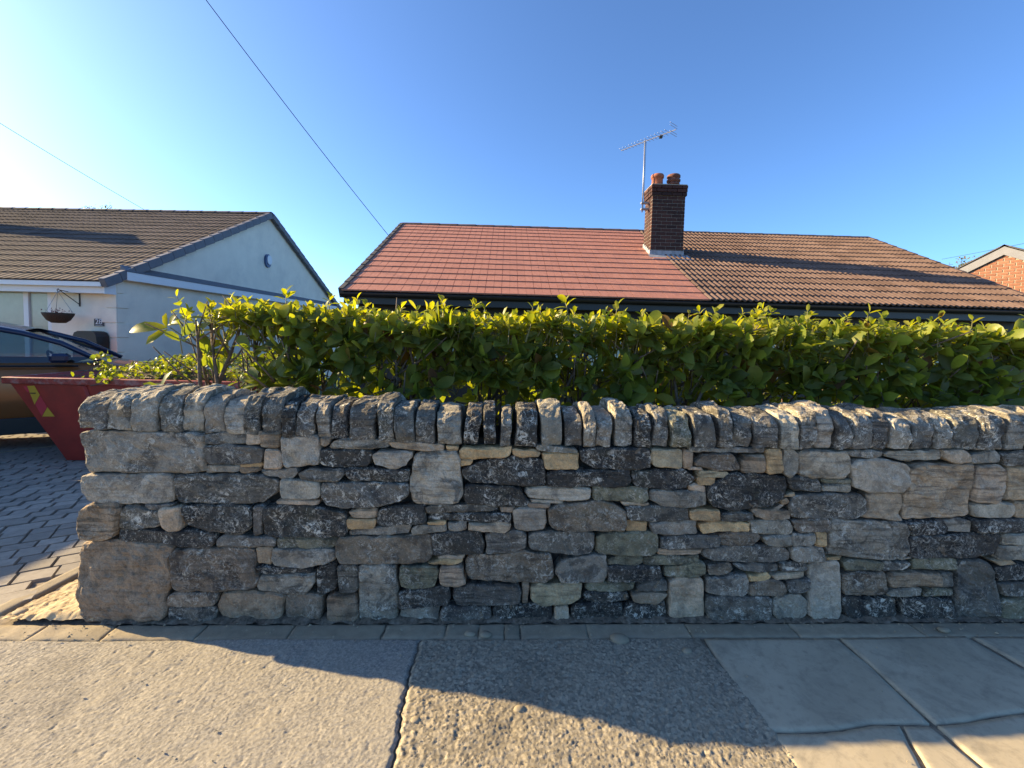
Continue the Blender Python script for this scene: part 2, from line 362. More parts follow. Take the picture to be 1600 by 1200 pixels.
# ---------------------------------------------------------------- pillow: a piece with its own outline, rounded edges and relief
def resample(pts, n):
    pts = np.asarray(pts, float); d = np.r_[0, np.cumsum(np.hypot(*np.diff(pts, axis=0).T))]
    t = d[-1]*.5*(1-np.cos(np.linspace(0, math.pi, n)))*.45+d[-1]*np.linspace(0, 1, n)*.55
    return np.stack([np.interp(t, d, pts[:, 0]), np.interp(t, d, pts[:, 1])], 1)
def pillow(poly, cell=.014, r=.022, amp=.008, jag=.004, seed=0, back=.14, drop=.9, smooth_it=1, face=0.0, tiltx=0., tiltz=0., shrink=.0):
    """poly (a, b) outline -> verts (a, b, h) with h>0 out of the surface, faces"""
    P = np.asarray(poly, float); c = P.mean(0)
    if (np.roll(P[:, 0], -1)*P[:, 1]-P[:, 0]*np.roll(P[:, 1], -1)).sum() > 0: P = P[::-1]       # counter-clockwise
    for _ in range(smooth_it):
        Q = np.roll(P, -1, 0); P = np.stack([P*.9+Q*.1, P*.1+Q*.9], 1).reshape(-1, 2)
    lo, hi = P.min(0), P.max(0); W, H = hi-lo
    mn = min(W, H); r = min(r, .42*mn)
    if shrink: P = c+(P-c)*(1-2*np.minimum(shrink, .12*mn)/np.array([W, H]))
    N = (P-(lo+hi)/2)/(hi-lo)
    ci = [int(np.argmax(N@np.array(d))) for d in ((-1, -1), (1, -1), (1, 1), (-1, 1))]
    if len(set(ci)) < 4: return None
    def side(a, b):
        k = []; i = ci[a]
        while True:
            k.append(i)
            if i == ci[b]: break
            i = (i+1) % len(P)
        return P[k]
    nu = int(min(max(W/cell, 7), 40)); nv = int(min(max(H/cell, 6), 30))
    B = resample(side(0, 1), nu); Rr = resample(side(1, 2), nv); T = resample(side(2, 3), nu)[::-1]; L = resample(side(3, 0), nv)[::-1]
    u = np.linspace(0, 1, nu); u = .45*.5*(1-np.cos(u*math.pi))+.55*u; vv = np.linspace(0, 1, nv); vv = .45*.5*(1-np.cos(vv*math.pi))+.55*vv
    U = u[None, :, None]; V = vv[:, None, None]
    G = (1-V)*B[None]+V*T[None]+(1-U)*L[:, None]+U*Rr[:, None]-((1-U)*(1-V)*B[0]+U*(1-V)*B[-1]+(1-U)*V*T[0]+U*V*T[-1])
    du = np.minimum(u, 1-u)*W; dv = np.minimum(vv, 1-vv)*H
    hu = np.sqrt(1-(1-np.clip(du/r, 0, 1))**2); hv = np.sqrt(1-(1-np.clip(dv/r, 0, 1))**2)
    h = hv[:, None]*hu[None, :]
    out = np.zeros((nv, nu, 3)); off = Vector((seed*3.17 % 71, seed*1.93 % 53, seed*.77 % 37))
    for j in range(nv):
        for i in range(nu):
            a, b = G[j, i]; q = Vector((a, b, 0))+off
            n1 = noise.noise(q*7); n2 = noise.noise(q*21+Vector((5, 5, 5))); n3 = noise.noise(q*55)
            e = h[j, i]
            # broken-face facets: quantised slow noise gives flat steps
            st = noise.noise(q*13+Vector((9, 2, 4))); st = math.floor(st*4)/4.0
            hh = face+(e-1)*r*drop+amp*(n1*1.0+.6*n2+.45*n3+.8*st)*(.35+.65*e)+tiltx*(a-c[0])+tiltz*(b-c[1])
            k = jag*(1-e)
            out[j, i] = (a+noise.noise(q*30+Vector((1, 7, 3)))*jag*1.5*(.3+k), b+noise.noise(q*30+Vector((8, 0, 3)))*jag*1.5*(.3+k), hh)
            if e < .001:
                out[j, i, 0] += noise.noise(q*17+Vector((4, 4, 0)))*jag; out[j, i, 1] += noise.noise(q*17+Vector((0, 4, 9)))*jag
    I = np.arange(nv*nu).reshape(nv, nu)
    f = [tuple(x) for x in np.stack([I[:-1, :-1], I[:-1, 1:], I[1:, 1:], I[1:, :-1]], -1).reshape(-1, 4).tolist()]
    ring = list(I[0, :])+list(I[1:, -1])+list(I[-1, -2::-1])+list(I[-2:0:-1, 0])
    vtx = out.reshape(-1, 3).tolist(); n = len(ring); b0 = len(vtx)
    for rr_, dep in ((1.0, .03), (.965, back)):
        for k in ring:
            a, b, hh = vtx[k]; dd = hh-.03 if dep == .03 else -back
            vtx.append((c[0]+(a-c[0])*rr_, c[1]+(b-c[1])*rr_, dd))
    for k in range(n):
        k2 = (k+1) % n
        f.append((ring[k], b0+k, b0+k2, ring[k2])); f.append((b0+k, b0+n+k, b0+n+k2, b0+k2))
    f.append(tuple(b0+n+k for k in range(n)))
    return vtx, f
# ================================================================ PAVING: flags, edging, sand, drive
def ground_piece(name, px, parent, mat, z=0.0, world=None, **kw):
    poly = world if world is not None else [at_z(*p)[:2] for p in px]
    r_ = pillow(poly, **kw)
    if not r_: return None
    v, f = r_; c = np.mean([p[:2] for p in v], 0)
    o = link(name, mesh(name, [(p[0]-c[0], p[1]-c[1], p[2]) for p in v], f, mat, True), parent); o.location = (c[0], c[1], z); return o
ZP = lambda pts: [(900+a/2.286, 930+b/2.286) for a, b in pts]
SK = dict(cell=.03, r=.003, amp=.0006, jag=.004, back=.04, smooth_it=0, shrink=.0012)
flags = [
  [(457,151),(928,151),(1060,257),(1262,455),(1060,452),(945,474),(850,480),(690,484),(600,372)],
  [(700,490),(850,490),(945,484),(1060,461),(1155,463),(1185,520),(1250,640),(1400,900),(1000,920),(880,760)],
  [(1168,464),(1262,463),(1480,640),(1800,900),(1420,900),(1275,640),(1200,520)],
  [(945,151),(1390,143),(1610,268),(1900,440),(1600,411),(1360,450),(1285,455)],
  [(1290,463),(1360,458),(1600,419),(1925,450),(2300,700),(2500,900),(1830,900),(1500,640)],
  [(1415,145),(2000,150),(2600,480),(1940,448),(1625,262)],
  [(1960,460),(2620,490),(3000,800),(2540,900),(2330,700)],
]
for i, q in enumerate(flags):
    ground_piece('slab', ZP(q), pavement, M['slab'], -.002, seed=200+i, **SK)
ex = [-3.7, -3.1, -2.62, -2.2, -1.86, -1.42, -.98, -.52, -.21, -.04, .09, .17, .52, 1.05, 1.62, 2.3, 2.95, 3.6]
for i in range(len(ex)-1):
    j = random.uniform(-.004, .004)
    ground_piece('edging_stone', None, pavement, M['edging'], -.003, world=[(ex[i]+.001, -.128+j), (ex[i+1]-.001, -.130+j), (ex[i+1]-.002, -.018), (ex[i]+.002, -.018)],
                 cell=.014, r=.006, amp=.0035, jag=.009, back=.05, smooth_it=0, seed=300+i)
# loose pebble flush in the joint and a few stones
for i, (px, py, s) in enumerate([(966, 1000, .045), (1073, 1018, .022), (812, 1108, .022), (650, 1126, .02), (30, 959, .035), (1475, 985, .028), (760, 993, .03), (735, 991, .025)]):
    p = at_z(px, py); bm = bmesh.new(); bmesh.ops.create_icosphere(bm, subdivisions=2, radius=s)
    for q in bm.verts:
        k = 1+.35*noise.noise(q.co*(1.2/s)*.5+Vector((i*5, 0, 0))); q.co = Vector((q.co.x*k*1.1, q.co.y*k*.8, q.co.z*k*.42))
    me = bpy.data.meshes.new('pebble'); bm.to_mesh(me); bm.free(); me.materials.append(M['edging']); me.polygons.foreach_set('use_smooth', [True]*len(me.polygons))
    o = link('pebble', me); o.location = (p[0], p[1], s*.12)
    tag(o, ['flat oval grey pebble lodged beside the edging strip under the wall middle', 'small pale stone pressed in the dark coarse asphalt', 'little buff stone at the shadow edge on the coarse asphalt',
            'pale stone lying right beside the dark seam in the sunlit asphalt', 'pale stone on the edge of the sand by the drive', 'flattish stone lying on the edging strip above the far right flags',
            'broken lump of edging next to the wall foot, right one of two', 'broken lump of edging next to the wall foot, left one of two'][i], 'pebble')
# sand strip between drive edging and the wall end
m = MB(); n = 60; pts = []
A, Bq, Cq, Dq = np.array((-2.47, .0)), np.array((-2.0, -.005)), np.array((-2.03, .62)), np.array((-2.38, .62))
for j in range(n):
    for i in range(n):
        u, t = i/(n-1), j/(n-1); p = (A*(1-u)+Bq*u)*(1-t)+(Dq*(1-u)+Cq*u)*t; q = Vector((p[0]*18, p[1]*18, 3))
        pts.append((p[0], p[1], .012+.05*max(0, u-.15)*(1 if t > .04 else t*25)+.014*noise.noise(q*.6)+.008*noise.noise(q*2.3)+.006*noise.noise(q*6)))
m.add(pts, [(j*n+i, j*n+i+1, (j+1)*n+i+1, (j+1)*n+i) for j in range(n-1) for i in range(n-1)])
tag(m.build('spilled_sand', M['sand'], None, True), 'loose yellow sand spilled beside the wall end', 'sand', kind='stuff')
# block-paved drive, laid at an angle
drive = tag(link('driveway', mesh('driveway', [(-8.5, -.02, -.018), (-2.36, .02, -.018), (-2.3, 1.2, -.018), (-2.2, 6.2, gz(6.2)-.018), (-9.5, 6.2, gz(6.2)-.018), (-8.9, 1.2, -.018)], [(0, 1, 2, 5), (5, 2, 3, 4)], M['dirt'])), kind='structure')
bm = bmesh.new(); bmesh.ops.create_cube(bm, size=1.0)
for q in bm.verts: q.co.z = q.co.z*.05-.025
bmesh.ops.bevel(bm, geom=[e for e in bm.edges if all(q.co.z > -.01 for q in e.verts)], offset=.032, segments=1, affect='EDGES')
blk = bpy.data.meshes.new('block'); bm.to_mesh(blk); bm.free(); blk.materials.append(M['block'])
ang = R(30); ca, sa = math.cos(ang), math.sin(ang); cand = []
row = -60
rows = []; bpos = -3.0
while bpos < 9:
    h_ = random.choice((.105, .14, .14)); rows.append((bpos, h_)); bpos += h_+.006
for (b0, h_) in rows:
    a0 = -9+random.uniform(0, .2)
    while a0 < 6:
        w_ = random.choice((.14, .175, .21)); a1 = a0+w_; ac, bc = (a0+a1)/2, b0+h_/2; a0 = a1+.006
        x = -2.5+ac*ca-bc*sa; y = ac*sa+bc*ca
        lim = -2.47+.11*y-.06
        if y < .06 or y > 5.9 or x > lim-.10 or x < -1.15*(y+2.2)-2.0 or x < -8.8: continue
        cand.append((x, y, w_, h_))
cand.sort(key=lambda q: q[1]*1.0+(3 if q[0] < -1.2*(q[1]+2.2) else 0))
restv, restf = MB(), None
for i, (x, y, w_, h_) in enumerate(cand):
    zz = gz(y)+random.uniform(-.003, .003); sl_ = math.atan(-.085) if 1.2 < y < 6.2 else 0
    if i < 300:
        o = link('block', blk, drive); o.location = (x, y, zz); o.scale = (w_, h_, 1); o.rotation_euler = (sl_*.87+random.uniform(-.01, .01), -sl_*.5*0+random.uniform(-.01, .01), ang)
    else:
        cs = []
        for sx, sy in ((-.5, -.5), (.5, -.5), (.5, .5), (-.5, .5)):
            for k, dz in ((1, -.045), (1, -.006), (.9, .0)):
                ax, by = sx*w_*k, sy*h_*k; yy = y+ax*sa+by*ca; cs.append((x+ax*ca-by*sa, yy, gz(yy)+dz))
        restv.add(cs, [(2, 5, 8, 11), (0, 3, 4, 1), (3, 6, 7, 4), (6, 9, 10, 7), (9, 0, 1, 10), (1, 4, 5, 2), (4, 7, 8, 5), (7, 10, 11, 8), (10, 1, 2, 11)])
tag(restv.build('block_field', M['block'], drive), kind='stuff')
for i in range(8):                               # edging course along the sand
    y0 = .05+i*.62; x0 = -2.47+.11*y0-.05
    poly = [(x0-.1, y0), (x0, y0), (x0+.068, y0+.61), (x0-.032, y0+.61)]
    if y0 > 1.2: break
    ground_piece('edging_stone', None, drive, M['edging'], .004, world=poly, cell=.03, r=.008, amp=.002, jag=.004, back=.05, smooth_it=0, seed=400+i)
m = MB(); p0 = at_z(-60, 723, -.25); p1 = at_z(100, 697, -.28); m.tube([(p0[0], p0[1], gz(p0[1])+.004), (p1[0], p1[1], gz(p1[1])+.004)], .012, 6)
m.build('edging_strip', M['edging'], drive)

# grit, crumbs and dry leaf bits lying about
m = MB(); rq = random.Random(4)
for k in range(520):
    near = rq.random() < .6
    x = rq.uniform(-2.6, 3.2); y = -.03-abs(rq.gauss(0, .06)) if near else rq.uniform(-1.1, -.1); s_ = rq.uniform(.0025, .007)*(1.5 if rq.random() < .08 else 1)
    c = [(x+rq.uniform(-1, 1)*s_, y+rq.uniform(-1, 1)*s_, .004) for _ in range(4)]; m.add(c+[(x, y, .004+s_)], [(0, 1, 4), (1, 2, 4), (2, 3, 4), (3, 0, 4)])
tag(m.build('grit', M['edging']), 'loose grit and crumbs scattered along the wall foot', 'grit', kind='stuff')
# ================================================================ THE DRY STONE WALL
PAL = dict(K=((.070, .066, .058), 1.0), D=((.19, .175, .145), .95), G=((.37, .33, .26), .75), L=((.56, .49, .375), .5), T=((.66, .48, .30), .25),
           O=((.74, .49, .25), .12), B=((.45, .325, .215), .3), Y=((.65, .51, .32), .2), V=((.265, .25, .165), .75), C=((.64, .48, .33), .35), X=((.27, .21, .15), .75))
RO = {1: (100, 580), 2: (100, 780), 3: (450, 590), 4: (450, 780), 5: (800, 590), 6: (800, 780), 7: (1200, 590), 8: (1200, 780), 0: (0, 0)}
STONES = '''
1G 80,390 180,370 870,385 880,500 875,640 330,640 270,635 130,640 95,560
1L 100,660 330,645 665,650 678,735 665,820 560,830 330,830 140,815 100,740
1D 685,650 1210,650 1340,690 1335,760 1240,825 1060,835 720,825 685,780
1G 880,395 1000,380 1145,380 1140,455 1000,460 885,450
1C 1140,385 1225,380 1220,460 1140,460
1B 1220,390 1355,385 1340,485 1220,480
1D 880,475 930,462 1150,465 1245,490 1245,540 1230,580 910,585 882,545
1C 1255,490 1345,490 1355,605 1255,612
1G 880,592 1095,590 1095,632 875,640
1O 1100,580 1240,570 1235,600 1100,605
1B 1095,608 1220,605 1215,635 1095,637
1L 1350,420 1440,405 1592,410 1592,590 1480,595 1390,612 1355,560
1G 1220,620 1440,612 1460,640 1410,680 1260,655
3D 65,600 150,568 335,572 350,620 310,652 100,645
1L 1350,690 1480,680 1590,700 1590,790 1500,805 1370,795 1345,745
1C 1325,810 1580,808 1585,835 1330,832
1B 75,930 100,870 180,830 330,830 350,870 315,1040 230,1060 110,1050 75,980
1D 330,890 380,840 540,870 595,880 600,975 430,995 330,985
1D 500,840 690,830 640,860 540,868
1C 600,860 730,840 735,950 710,1000 650,1005 615,970
1K 725,870 760,840 1165,840 1175,900 1170,970 1110,1020 900,1005 760,960
1D 1180,845 1245,840 1235,1010 1190,1035 1178,960
0K 411,795 440,787 487,791 537,800 542,812 541,838 510,841 413,838
1K 325,1000 600,1000 820,1005 950,1020 945,1080 900,1105 740,1100 600,1075 380,1072 325,1050
1D 955,1060 990,1025 1180,1035 1310,1040 1320,1060 1310,1100 960,1100
0V 433,846 437,841 527,842 525,855 510,860 434,858
2B 70,400 100,280 240,262 690,290 660,380 680,520 640,580 640,740 430,760 160,775 90,700 65,580
2X 665,350 700,312 900,305 1180,305 1195,440 1210,510 1185,560 950,572 740,572 680,530
2B 1200,310 1300,308 1285,410 1200,412
0G 427,858 450,857 523,860 525,872 510,880 470,888 430,884 424,875
2K 1190,430 1230,420 1540,430 1550,455 1240,468
0G 400,915 410,899 491,896 492,912 475,930 440,929 404,923
2X 650,610 700,585 970,578 955,640 930,665 800,672 650,670
2D 645,680 940,675 955,700 935,755 880,775 700,770 645,755
2B 960,650 1000,580 1370,595 1365,680 1350,745 1230,755 990,750 960,700
0X 443,935 450,930 503,930 505,950 499,968 450,970 443,960
3B 210,380 275,375 265,410 230,440 208,420
3G 270,400 330,385 625,395 628,440 400,448 265,440
3K 200,460 250,448 525,460 515,530 490,560 300,565 200,545
3L 530,480 570,460 765,465 775,500 740,550 650,572 545,540
3C 630,400 690,392 975,420 970,460 870,462 650,440
3O 990,430 1070,432 1065,455 995,452
3K 345,575 420,565 600,570 760,580 755,650 400,650 360,620
3D 205,660 500,655 745,662 755,735 690,770 560,805 350,820 240,800 195,740
3L 770,580 790,490 840,470 1050,458 1070,500 1085,650 1100,720 1060,785 900,795 790,785 755,700
3O 1070,460 1100,440 1395,435 1395,480 1350,500 1080,510
3O 1405,445 1550,455 1580,475 1560,500 1405,490
3O 1075,520 1155,518 1150,550 1075,555
0K 722,735 742,726 775,718 805,713 847,718 853,738 852,757 835,761 770,757 735,755 724,747
3K 1110,670 1440,685 1500,770 1495,800 1400,805 1110,790 1095,750
5L 80,720 110,690 370,690 495,695 490,760 350,775 110,760
5C 105,765 320,780 310,795 130,790
5B 105,790 235,790 230,812 110,812
3D 860,805 1100,795 1310,810 1310,845 870,850
3B 1320,815 1415,815 1412,845 1325,845
3K 870,880 900,855 1390,855 1400,900 1380,910 880,900
3O 870,905 985,905 980,922 880,922
3G 1000,915 1115,908 1115,950 1060,965 1005,960
3C 1130,910 1390,915 1380,960 1350,978 1130,950
3C 375,840 555,825 545,880 400,880
3O 375,890 540,885 535,940 380,950
3K 560,840 600,815 850,800 862,900 850,920 760,925 600,935 553,910
3G 375,960 480,945 740,925 770,940 750,985 600,990 380,990
3G 770,950 810,930 985,925 985,965 900,980 770,990
4X 305,260 340,240 880,235 895,330 890,380 850,400 480,402 330,395 300,350
4K 890,240 920,220 1140,200 1200,215 1225,260 1225,340 1120,350 910,360 895,300
4G 1235,230 1290,215 1460,205 1490,225 1485,310 1420,330 1240,345
5L 5,830 40,815 215,820 218,900 200,950 100,968 15,945
6D 100,230 150,205 480,205 515,220 515,290 490,340 400,355 240,335 110,310
6X 230,60 300,40 550,15 600,25 715,80 715,160 700,200 350,205 235,165
5V 505,690 850,690 860,760 820,785 505,770
5C 685,788 860,790 850,808 690,800
5D 725,815 1000,808 1105,820 1110,890 1000,900 725,895
5G 870,720 900,708 1215,715 1220,790 1130,815 950,810 875,770
5O 720,905 855,910 845,970 715,965
5G 860,910 1155,900 1158,980 1000,990 880,975
5O 1115,835 1160,825 1305,830 1305,905 1120,895
5D 1310,860 1400,835 1510,850 1510,890 1400,900 1310,900
0B 1176,797 1200,796 1236,800 1238,812 1200,813 1180,808
5O 1165,915 1485,905 1490,970 1330,960 1200,985
0G 1173,816 1200,813 1235,815 1241,825 1238,835 1200,836 1175,833
5K 220,600 300,585 735,575 740,660 700,680 225,685
5K 745,590 850,580 1090,580 1155,635 1090,690 1000,705 760,680
5G 145,420 200,418 400,445 415,470 250,468 150,450
5O 195,470 410,475 413,575 230,578 198,560
5K 425,460 560,445 850,440 865,500 860,560 800,572 520,570 430,520
5Y 875,445 1070,458 1070,565 880,560
5B 1078,455 1135,465 1135,560 1078,570
5G 1110,440 1265,440 1260,462 1115,462
0G 1117,702 1196,700 1196,708 1117,709
5X 1145,525 1210,480 1380,475 1430,580 1300,585 1150,550
5B 1435,530 1470,490 1580,490 1585,590 1440,600
5C 1110,565 1190,560 1200,582 1120,580
5Y 1165,585 1360,590 1360,625 1165,625
5O 1165,630 1280,630 1275,680 1165,675
5C 1110,680 1150,665 1215,685 1215,720 1115,710
0K 1106,780 1109,762 1122,752 1142,740 1175,741 1200,742 1227,746 1232,760 1225,778 1200,792 1175,795 1150,799 1115,792
0O 1198,705 1202,702 1222,703 1222,738 1198,740
7G 95,450 150,445 190,480 190,590 140,622 100,600 92,520
7L 195,480 240,455 480,460 520,500 520,590 480,630 300,632 200,610
7G 490,460 720,458 720,495 640,510 520,490
7L 725,480 760,465 1090,460 1100,500 1050,522 850,522 730,490
7C 1095,460 1230,462 1265,490 1255,535 1150,530 1100,505
7G 1270,480 1430,455 1460,490 1440,535 1275,540
7D 1465,480 1600,455 1650,470 1650,550 1480,555
7L 530,560 560,520 700,512 850,530 885,570 880,660 840,715 620,715 540,690
7C 860,760 890,570 960,540 1280,545 1305,590 1290,700 1275,740 1280,860 1150,880 850,885 855,820
7C 1310,560 1380,545 1440,550 1500,580 1490,700 1450,780 1290,780 1290,720
7T 1503,565 1650,560 1650,760 1475,765 1502,680
7L 1285,800 1530,785 1550,810 1530,875 1390,880 1285,870
7T 1555,790 1660,785 1660,880 1555,880
7D 130,625 200,618 320,645 345,680 335,725 150,700
7V 350,640 525,640 525,662 360,665
7G 345,680 530,670 530,720 345,720
7T 105,740 180,725 185,745 120,755
7T 85,770 120,755 140,775 100,795
7G 50,820 90,790 120,800 70,840
7D 135,800 180,740 330,730 590,730 630,780 625,840 560,890 170,885
7C 630,730 850,725 855,800 830,850 840,900 640,880 600,870 640,820
7G 375,1100 400,920 420,890 860,905 885,960 880,1060 840,1135 660,1140 470,1120 370,1110
7X 150,900 360,885 400,900 395,960 200,970 170,940
0G 1192,840 1205,838 1238,838 1240,853 1215,855 1200,853
8G 160,225 290,210 300,250 290,290 170,298
8O 303,215 372,215 365,295 303,295
7K 855,905 1090,890 1130,935 1100,975 900,990 890,940
7G 1100,900 1240,885 1265,900 1265,965 1120,970
7K 1270,890 1650,885 1650,965 1290,965
7K 885,1010 920,990 1440,970 1460,1000 1450,1060 1420,1110 1280,1130 900,1130 880,1080
7L 1470,985 1650,970 1650,1045 1475,1045
7L 1450,1055 1660,1050 1660,1140 1440,1140
7T 1390,1140 1530,1145 1570,1170 1450,1175
0D 1096,862 1110,857 1170,853 1225,855 1236,864 1235,877 1200,881 1120,879 1100,872
8G 150,310 200,295 345,300 365,380 340,392 155,390
6X 1220,420 1370,405 1380,440 1340,478 1230,475
0D 1147,885 1200,883 1219,884 1219,894 1200,897 1160,893
8D 80,410 240,398 262,430 255,460 100,462
8C 25,480 240,470 240,500 60,512
0O 1171,900 1200,897 1206,902 1200,908 1172,911
6G 1215,500 1470,475 1485,520 1475,590 1440,610 1220,595
0X 1171,913 1200,907 1226,910 1230,925 1222,931 1172,932
8D 125,520 260,500 265,560 240,590 130,590
8G 35,640 60,610 210,595 245,640 245,720 200,750 70,765 40,720
0D 1105,935 1130,932 1200,933 1206,940 1206,962 1195,970 1110,970 1105,955
8L 270,410 450,385 462,480 460,700 440,745 290,755 250,720 270,560
8O 370,365 470,365 460,382 375,378
8V 465,400 520,385 720,390 715,445 500,452
8D 725,395 880,388 895,410 850,440 725,445
8L 840,375 900,362 915,378 840,388
8V 915,395 960,378 1180,380 1185,430 1150,445 920,445
8X 470,490 540,460 720,455 740,560 700,600 480,605
8B 740,490 760,460 1060,460 1078,490 1070,540 760,550
8G 1090,470 1140,455 1165,470 1160,550 1085,555
8G 745,590 790,560 940,550 960,570 955,610 800,612 750,605
8V 970,590 1000,562 1155,560 1150,600 980,608
8K 470,650 500,615 560,612 600,630 810,622 815,740 700,748 520,748 475,710
8K 840,640 870,620 1140,630 1160,660 1160,745 860,750 845,700
8D 1190,420 1230,385 1350,385 1400,420 1445,560 1455,640 1420,720 1300,755 1190,745 1180,600
8K 1430,430 1660,410 1660,510 1450,515
8D 1450,530 1660,520 1660,610 1480,610
8V 1460,640 1660,610 1660,740 1450,745
6V 535,240 570,215 900,210 920,250 910,320 860,355 700,358 530,340
6D 930,240 1280,225 1305,260 1290,300 1000,315 925,300
6X 1290,220 1540,210 1558,250 1500,290 1440,300 1320,290
6C 910,330 960,318 1190,318 1185,345 930,360
6V 600,375 820,365 818,405 760,420 605,412
6V 825,370 1170,355 1170,390 990,420 830,420
0X 728,878 738,868 775,866 822,862 857,866 865,878 864,900 850,910 805,910 735,906 728,895
6G 270,440 310,385 490,350 590,355 595,480 570,520 310,518 290,490
6K 600,430 640,420 930,425 948,500 900,518 600,515
6V 960,440 1170,390 1215,410 1215,480 1150,498 960,495
4O 870,400 930,385 1095,380 1090,400 1000,415
4C 930,370 1000,360 1100,360 1090,378 950,388
4D 310,415 440,408 438,560 400,580 330,582 308,500
4K 180,430 290,395 305,440 295,570 230,595 178,585
4G 450,410 670,408 685,520 685,750 560,770 445,760 440,600
4V 700,415 930,418 940,450 920,540 800,558 700,545
4C 950,425 1085,415 1110,530 1060,548 950,535
4K 695,580 800,560 1000,550 1015,600 1000,660 900,670 700,680
4G 700,690 940,675 948,740 920,778 720,780 697,740
4D 1030,570 1080,550 1420,530 1450,570 1450,650 1350,660 1060,668 1030,630
4B 1465,530 1510,540 1500,660 1465,660
6Y 125,550 170,525 440,530 430,620 340,660 200,672 115,630
4D 955,690 1000,675 1240,675 1270,700 1265,775 980,780 950,740
0K 770,955 778,947 850,946 861,950 863,970 858,975 780,972 771,965
6C 270,670 360,672 360,790 260,790
6K 370,680 420,655 690,660 705,720 690,765 380,760
6V 450,540 520,525 775,530 770,570 700,588 480,580
6K 445,600 480,588 730,595 740,640 600,655 460,640
6D 785,560 850,520 975,515 980,580 850,590 790,590
6B 745,595 920,590 975,600 900,660 760,640
6K 710,690 760,660 960,655 972,720 950,740 730,770 705,740
6C 985,510 1200,505 1205,600 1210,740 1100,755 980,740 990,640
4B 240,620 290,590 420,590 435,650 430,755 350,768 240,755
'''
wall = tag(empty('stone_wall', (.6, .2, 0)), 'long weathered dry stone garden wall with upright coping stones', 'stone wall')
wall_inv = Matrix.Translation((-.6, -.2, 0))
def jit(c, s=.12):
    k = random.uniform(1-s, 1+s); return tuple(min(1, x*k*random.uniform(.985, 1.015)) for x in c)
def wall_stone(poly, code, i):
    """poly in (x, z) on the wall face"""
    P = np.array(poly); W, H = P.max(0)-P.min(0); big = min(W, H)
    end = P[:, 0].min() < -1.93
    res = pillow(poly, cell=.0100, r=.004+.028*min(big, .2)+random.uniform(0, .006), amp=.006+.036*min(big, .3), jag=.009, seed=i+1, back=.40 if end else .15,
                 face=random.uniform(-.006, .012)-(.006 if big < .06 else 0), tiltx=random.uniform(-.05, .05), tiltz=random.uniform(-.06, .06), smooth_it=1, drop=1.15, shrink=-.0022)
    if not res: return
    v, f = res; c = P.mean(0)
    o = link('stone', mesh('stone', [(a-c[0], -h, b-c[1]) for a, b, h in v], [tuple(reversed(q)) for q in f], M['stone'], False), wall)
    o.matrix_parent_inverse = wall_inv; o.location = (c[0], 0, c[1])
    col, li = PAL[code]; o.color = (*jit(col), min(1, li*random.uniform(.6, 1.15)))
for i, ln in enumerate(STONES.strip().split('\n')):
    h_, *pp = ln.split(); ox, oy = RO[int(h_[0])]; k = 1 if h_[0] == '0' else 4
    px = [(ox+float(a)/k, oy+float(b)/k) for a, b in (q.split(',') for q in pp)]
    wall_stone([tuple(at_y(x, y, 0)[[0, 2]]) for x, y in px], h_[1], i)
# the wall goes on past the frame: plain courses
zz, i = -.01, 600
while zz < .93:
    hh = random.uniform(.07, .16); hh = min(hh, .955-zz) if .955-zz-hh > .05 else .955-zz
    x = 3.17+random.uniform(0, .05)
    while x < 3.9:
        ww = random.uniform(.14, .36); wall_stone([(x+.004, zz+.003), (x+ww-.004, zz+.003+random.uniform(0, .01)), (x+ww-.004, zz+hh-.004), (x+.004, zz+hh-.004-random.uniform(0, .01))], random.choice('KDGLXGV'), i); i += 1; x += ww
    zz += hh
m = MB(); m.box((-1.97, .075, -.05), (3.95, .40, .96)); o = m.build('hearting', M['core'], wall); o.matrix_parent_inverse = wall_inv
# mortar and dirt packed along the foot
m = MB(); n = 420
pts = []
for i in range(n):
    x = -1.95+i*5.9/(n-1)
    for j, (y, z) in enumerate(((-.026, -.006), (-.012, .006), (.01, .014), (.08, .02))):
        pts.append((x, y+.014*noise.noise(Vector((x*11, j, 0)))+.007*noise.noise(Vector((x*40, j, 2))), z*(1 if j else 0)+.012*noise.noise(Vector((x*14, j*3, 5)))+.007*noise.noise(Vector((x*47, j*3, 1)))))
m.add(pts, [(i*4+j, (i+1)*4+j, (i+1)*4+j+1, i*4+j+1) for i in range(n-1) for j in range(3)])
o = m.build('foot_mortar', M['foot'], wall, True); o.matrix_parent_inverse = wall_inv
# coping: stones set on edge across the wall, rounded over the top
CX = [(123.5,171,'D'),(167,209,'G'),(207,248,'G'),(247,285,'D'),(285,319,'L'),(318,351,'G'),(348.5,386,'L'),(380,405,'D'),(404,440,'D'),(440,461,'K'),(461,492,'D'),(494,516,'G'),(516,542,'K'),(542,587,'D'),
      (587,616,'D'),(617,647,'D'),(648,679,'D'),(680,720,'G'),(724,750,'K'),(754,775,'K'),(782,800,'G'),(804,840,'K'),(842,880,'G'),(881,909,'D'),(910,930,'G'),(931,957,'G'),(960,989,'G'),(991,1017,'K'),
      (1020,1045,'D'),(1046,1080,'V'),(1081,1117,'D'),(1120,1142,'D'),(1143,1175,'D'),(1175,1213,'D'),(1216,1245,'L'),(1246,1271,'G'),(1272,1301,'L'),(1302,1328,'D'),(1329,1361,'D'),(1362,1388,'D'),
      (1390,1422,'G'),(1423,1462,'D'),(1463,1487,'G'),(1488,1527,'D'),(1527,1568,'D'),(1570,1605,'G'),(1607,1640,'D'),(1642,1670,'G'),(1672,1705,'K'),(1707,1745,'D'),(1747,1775,'G'),(1777,1815,'D')]
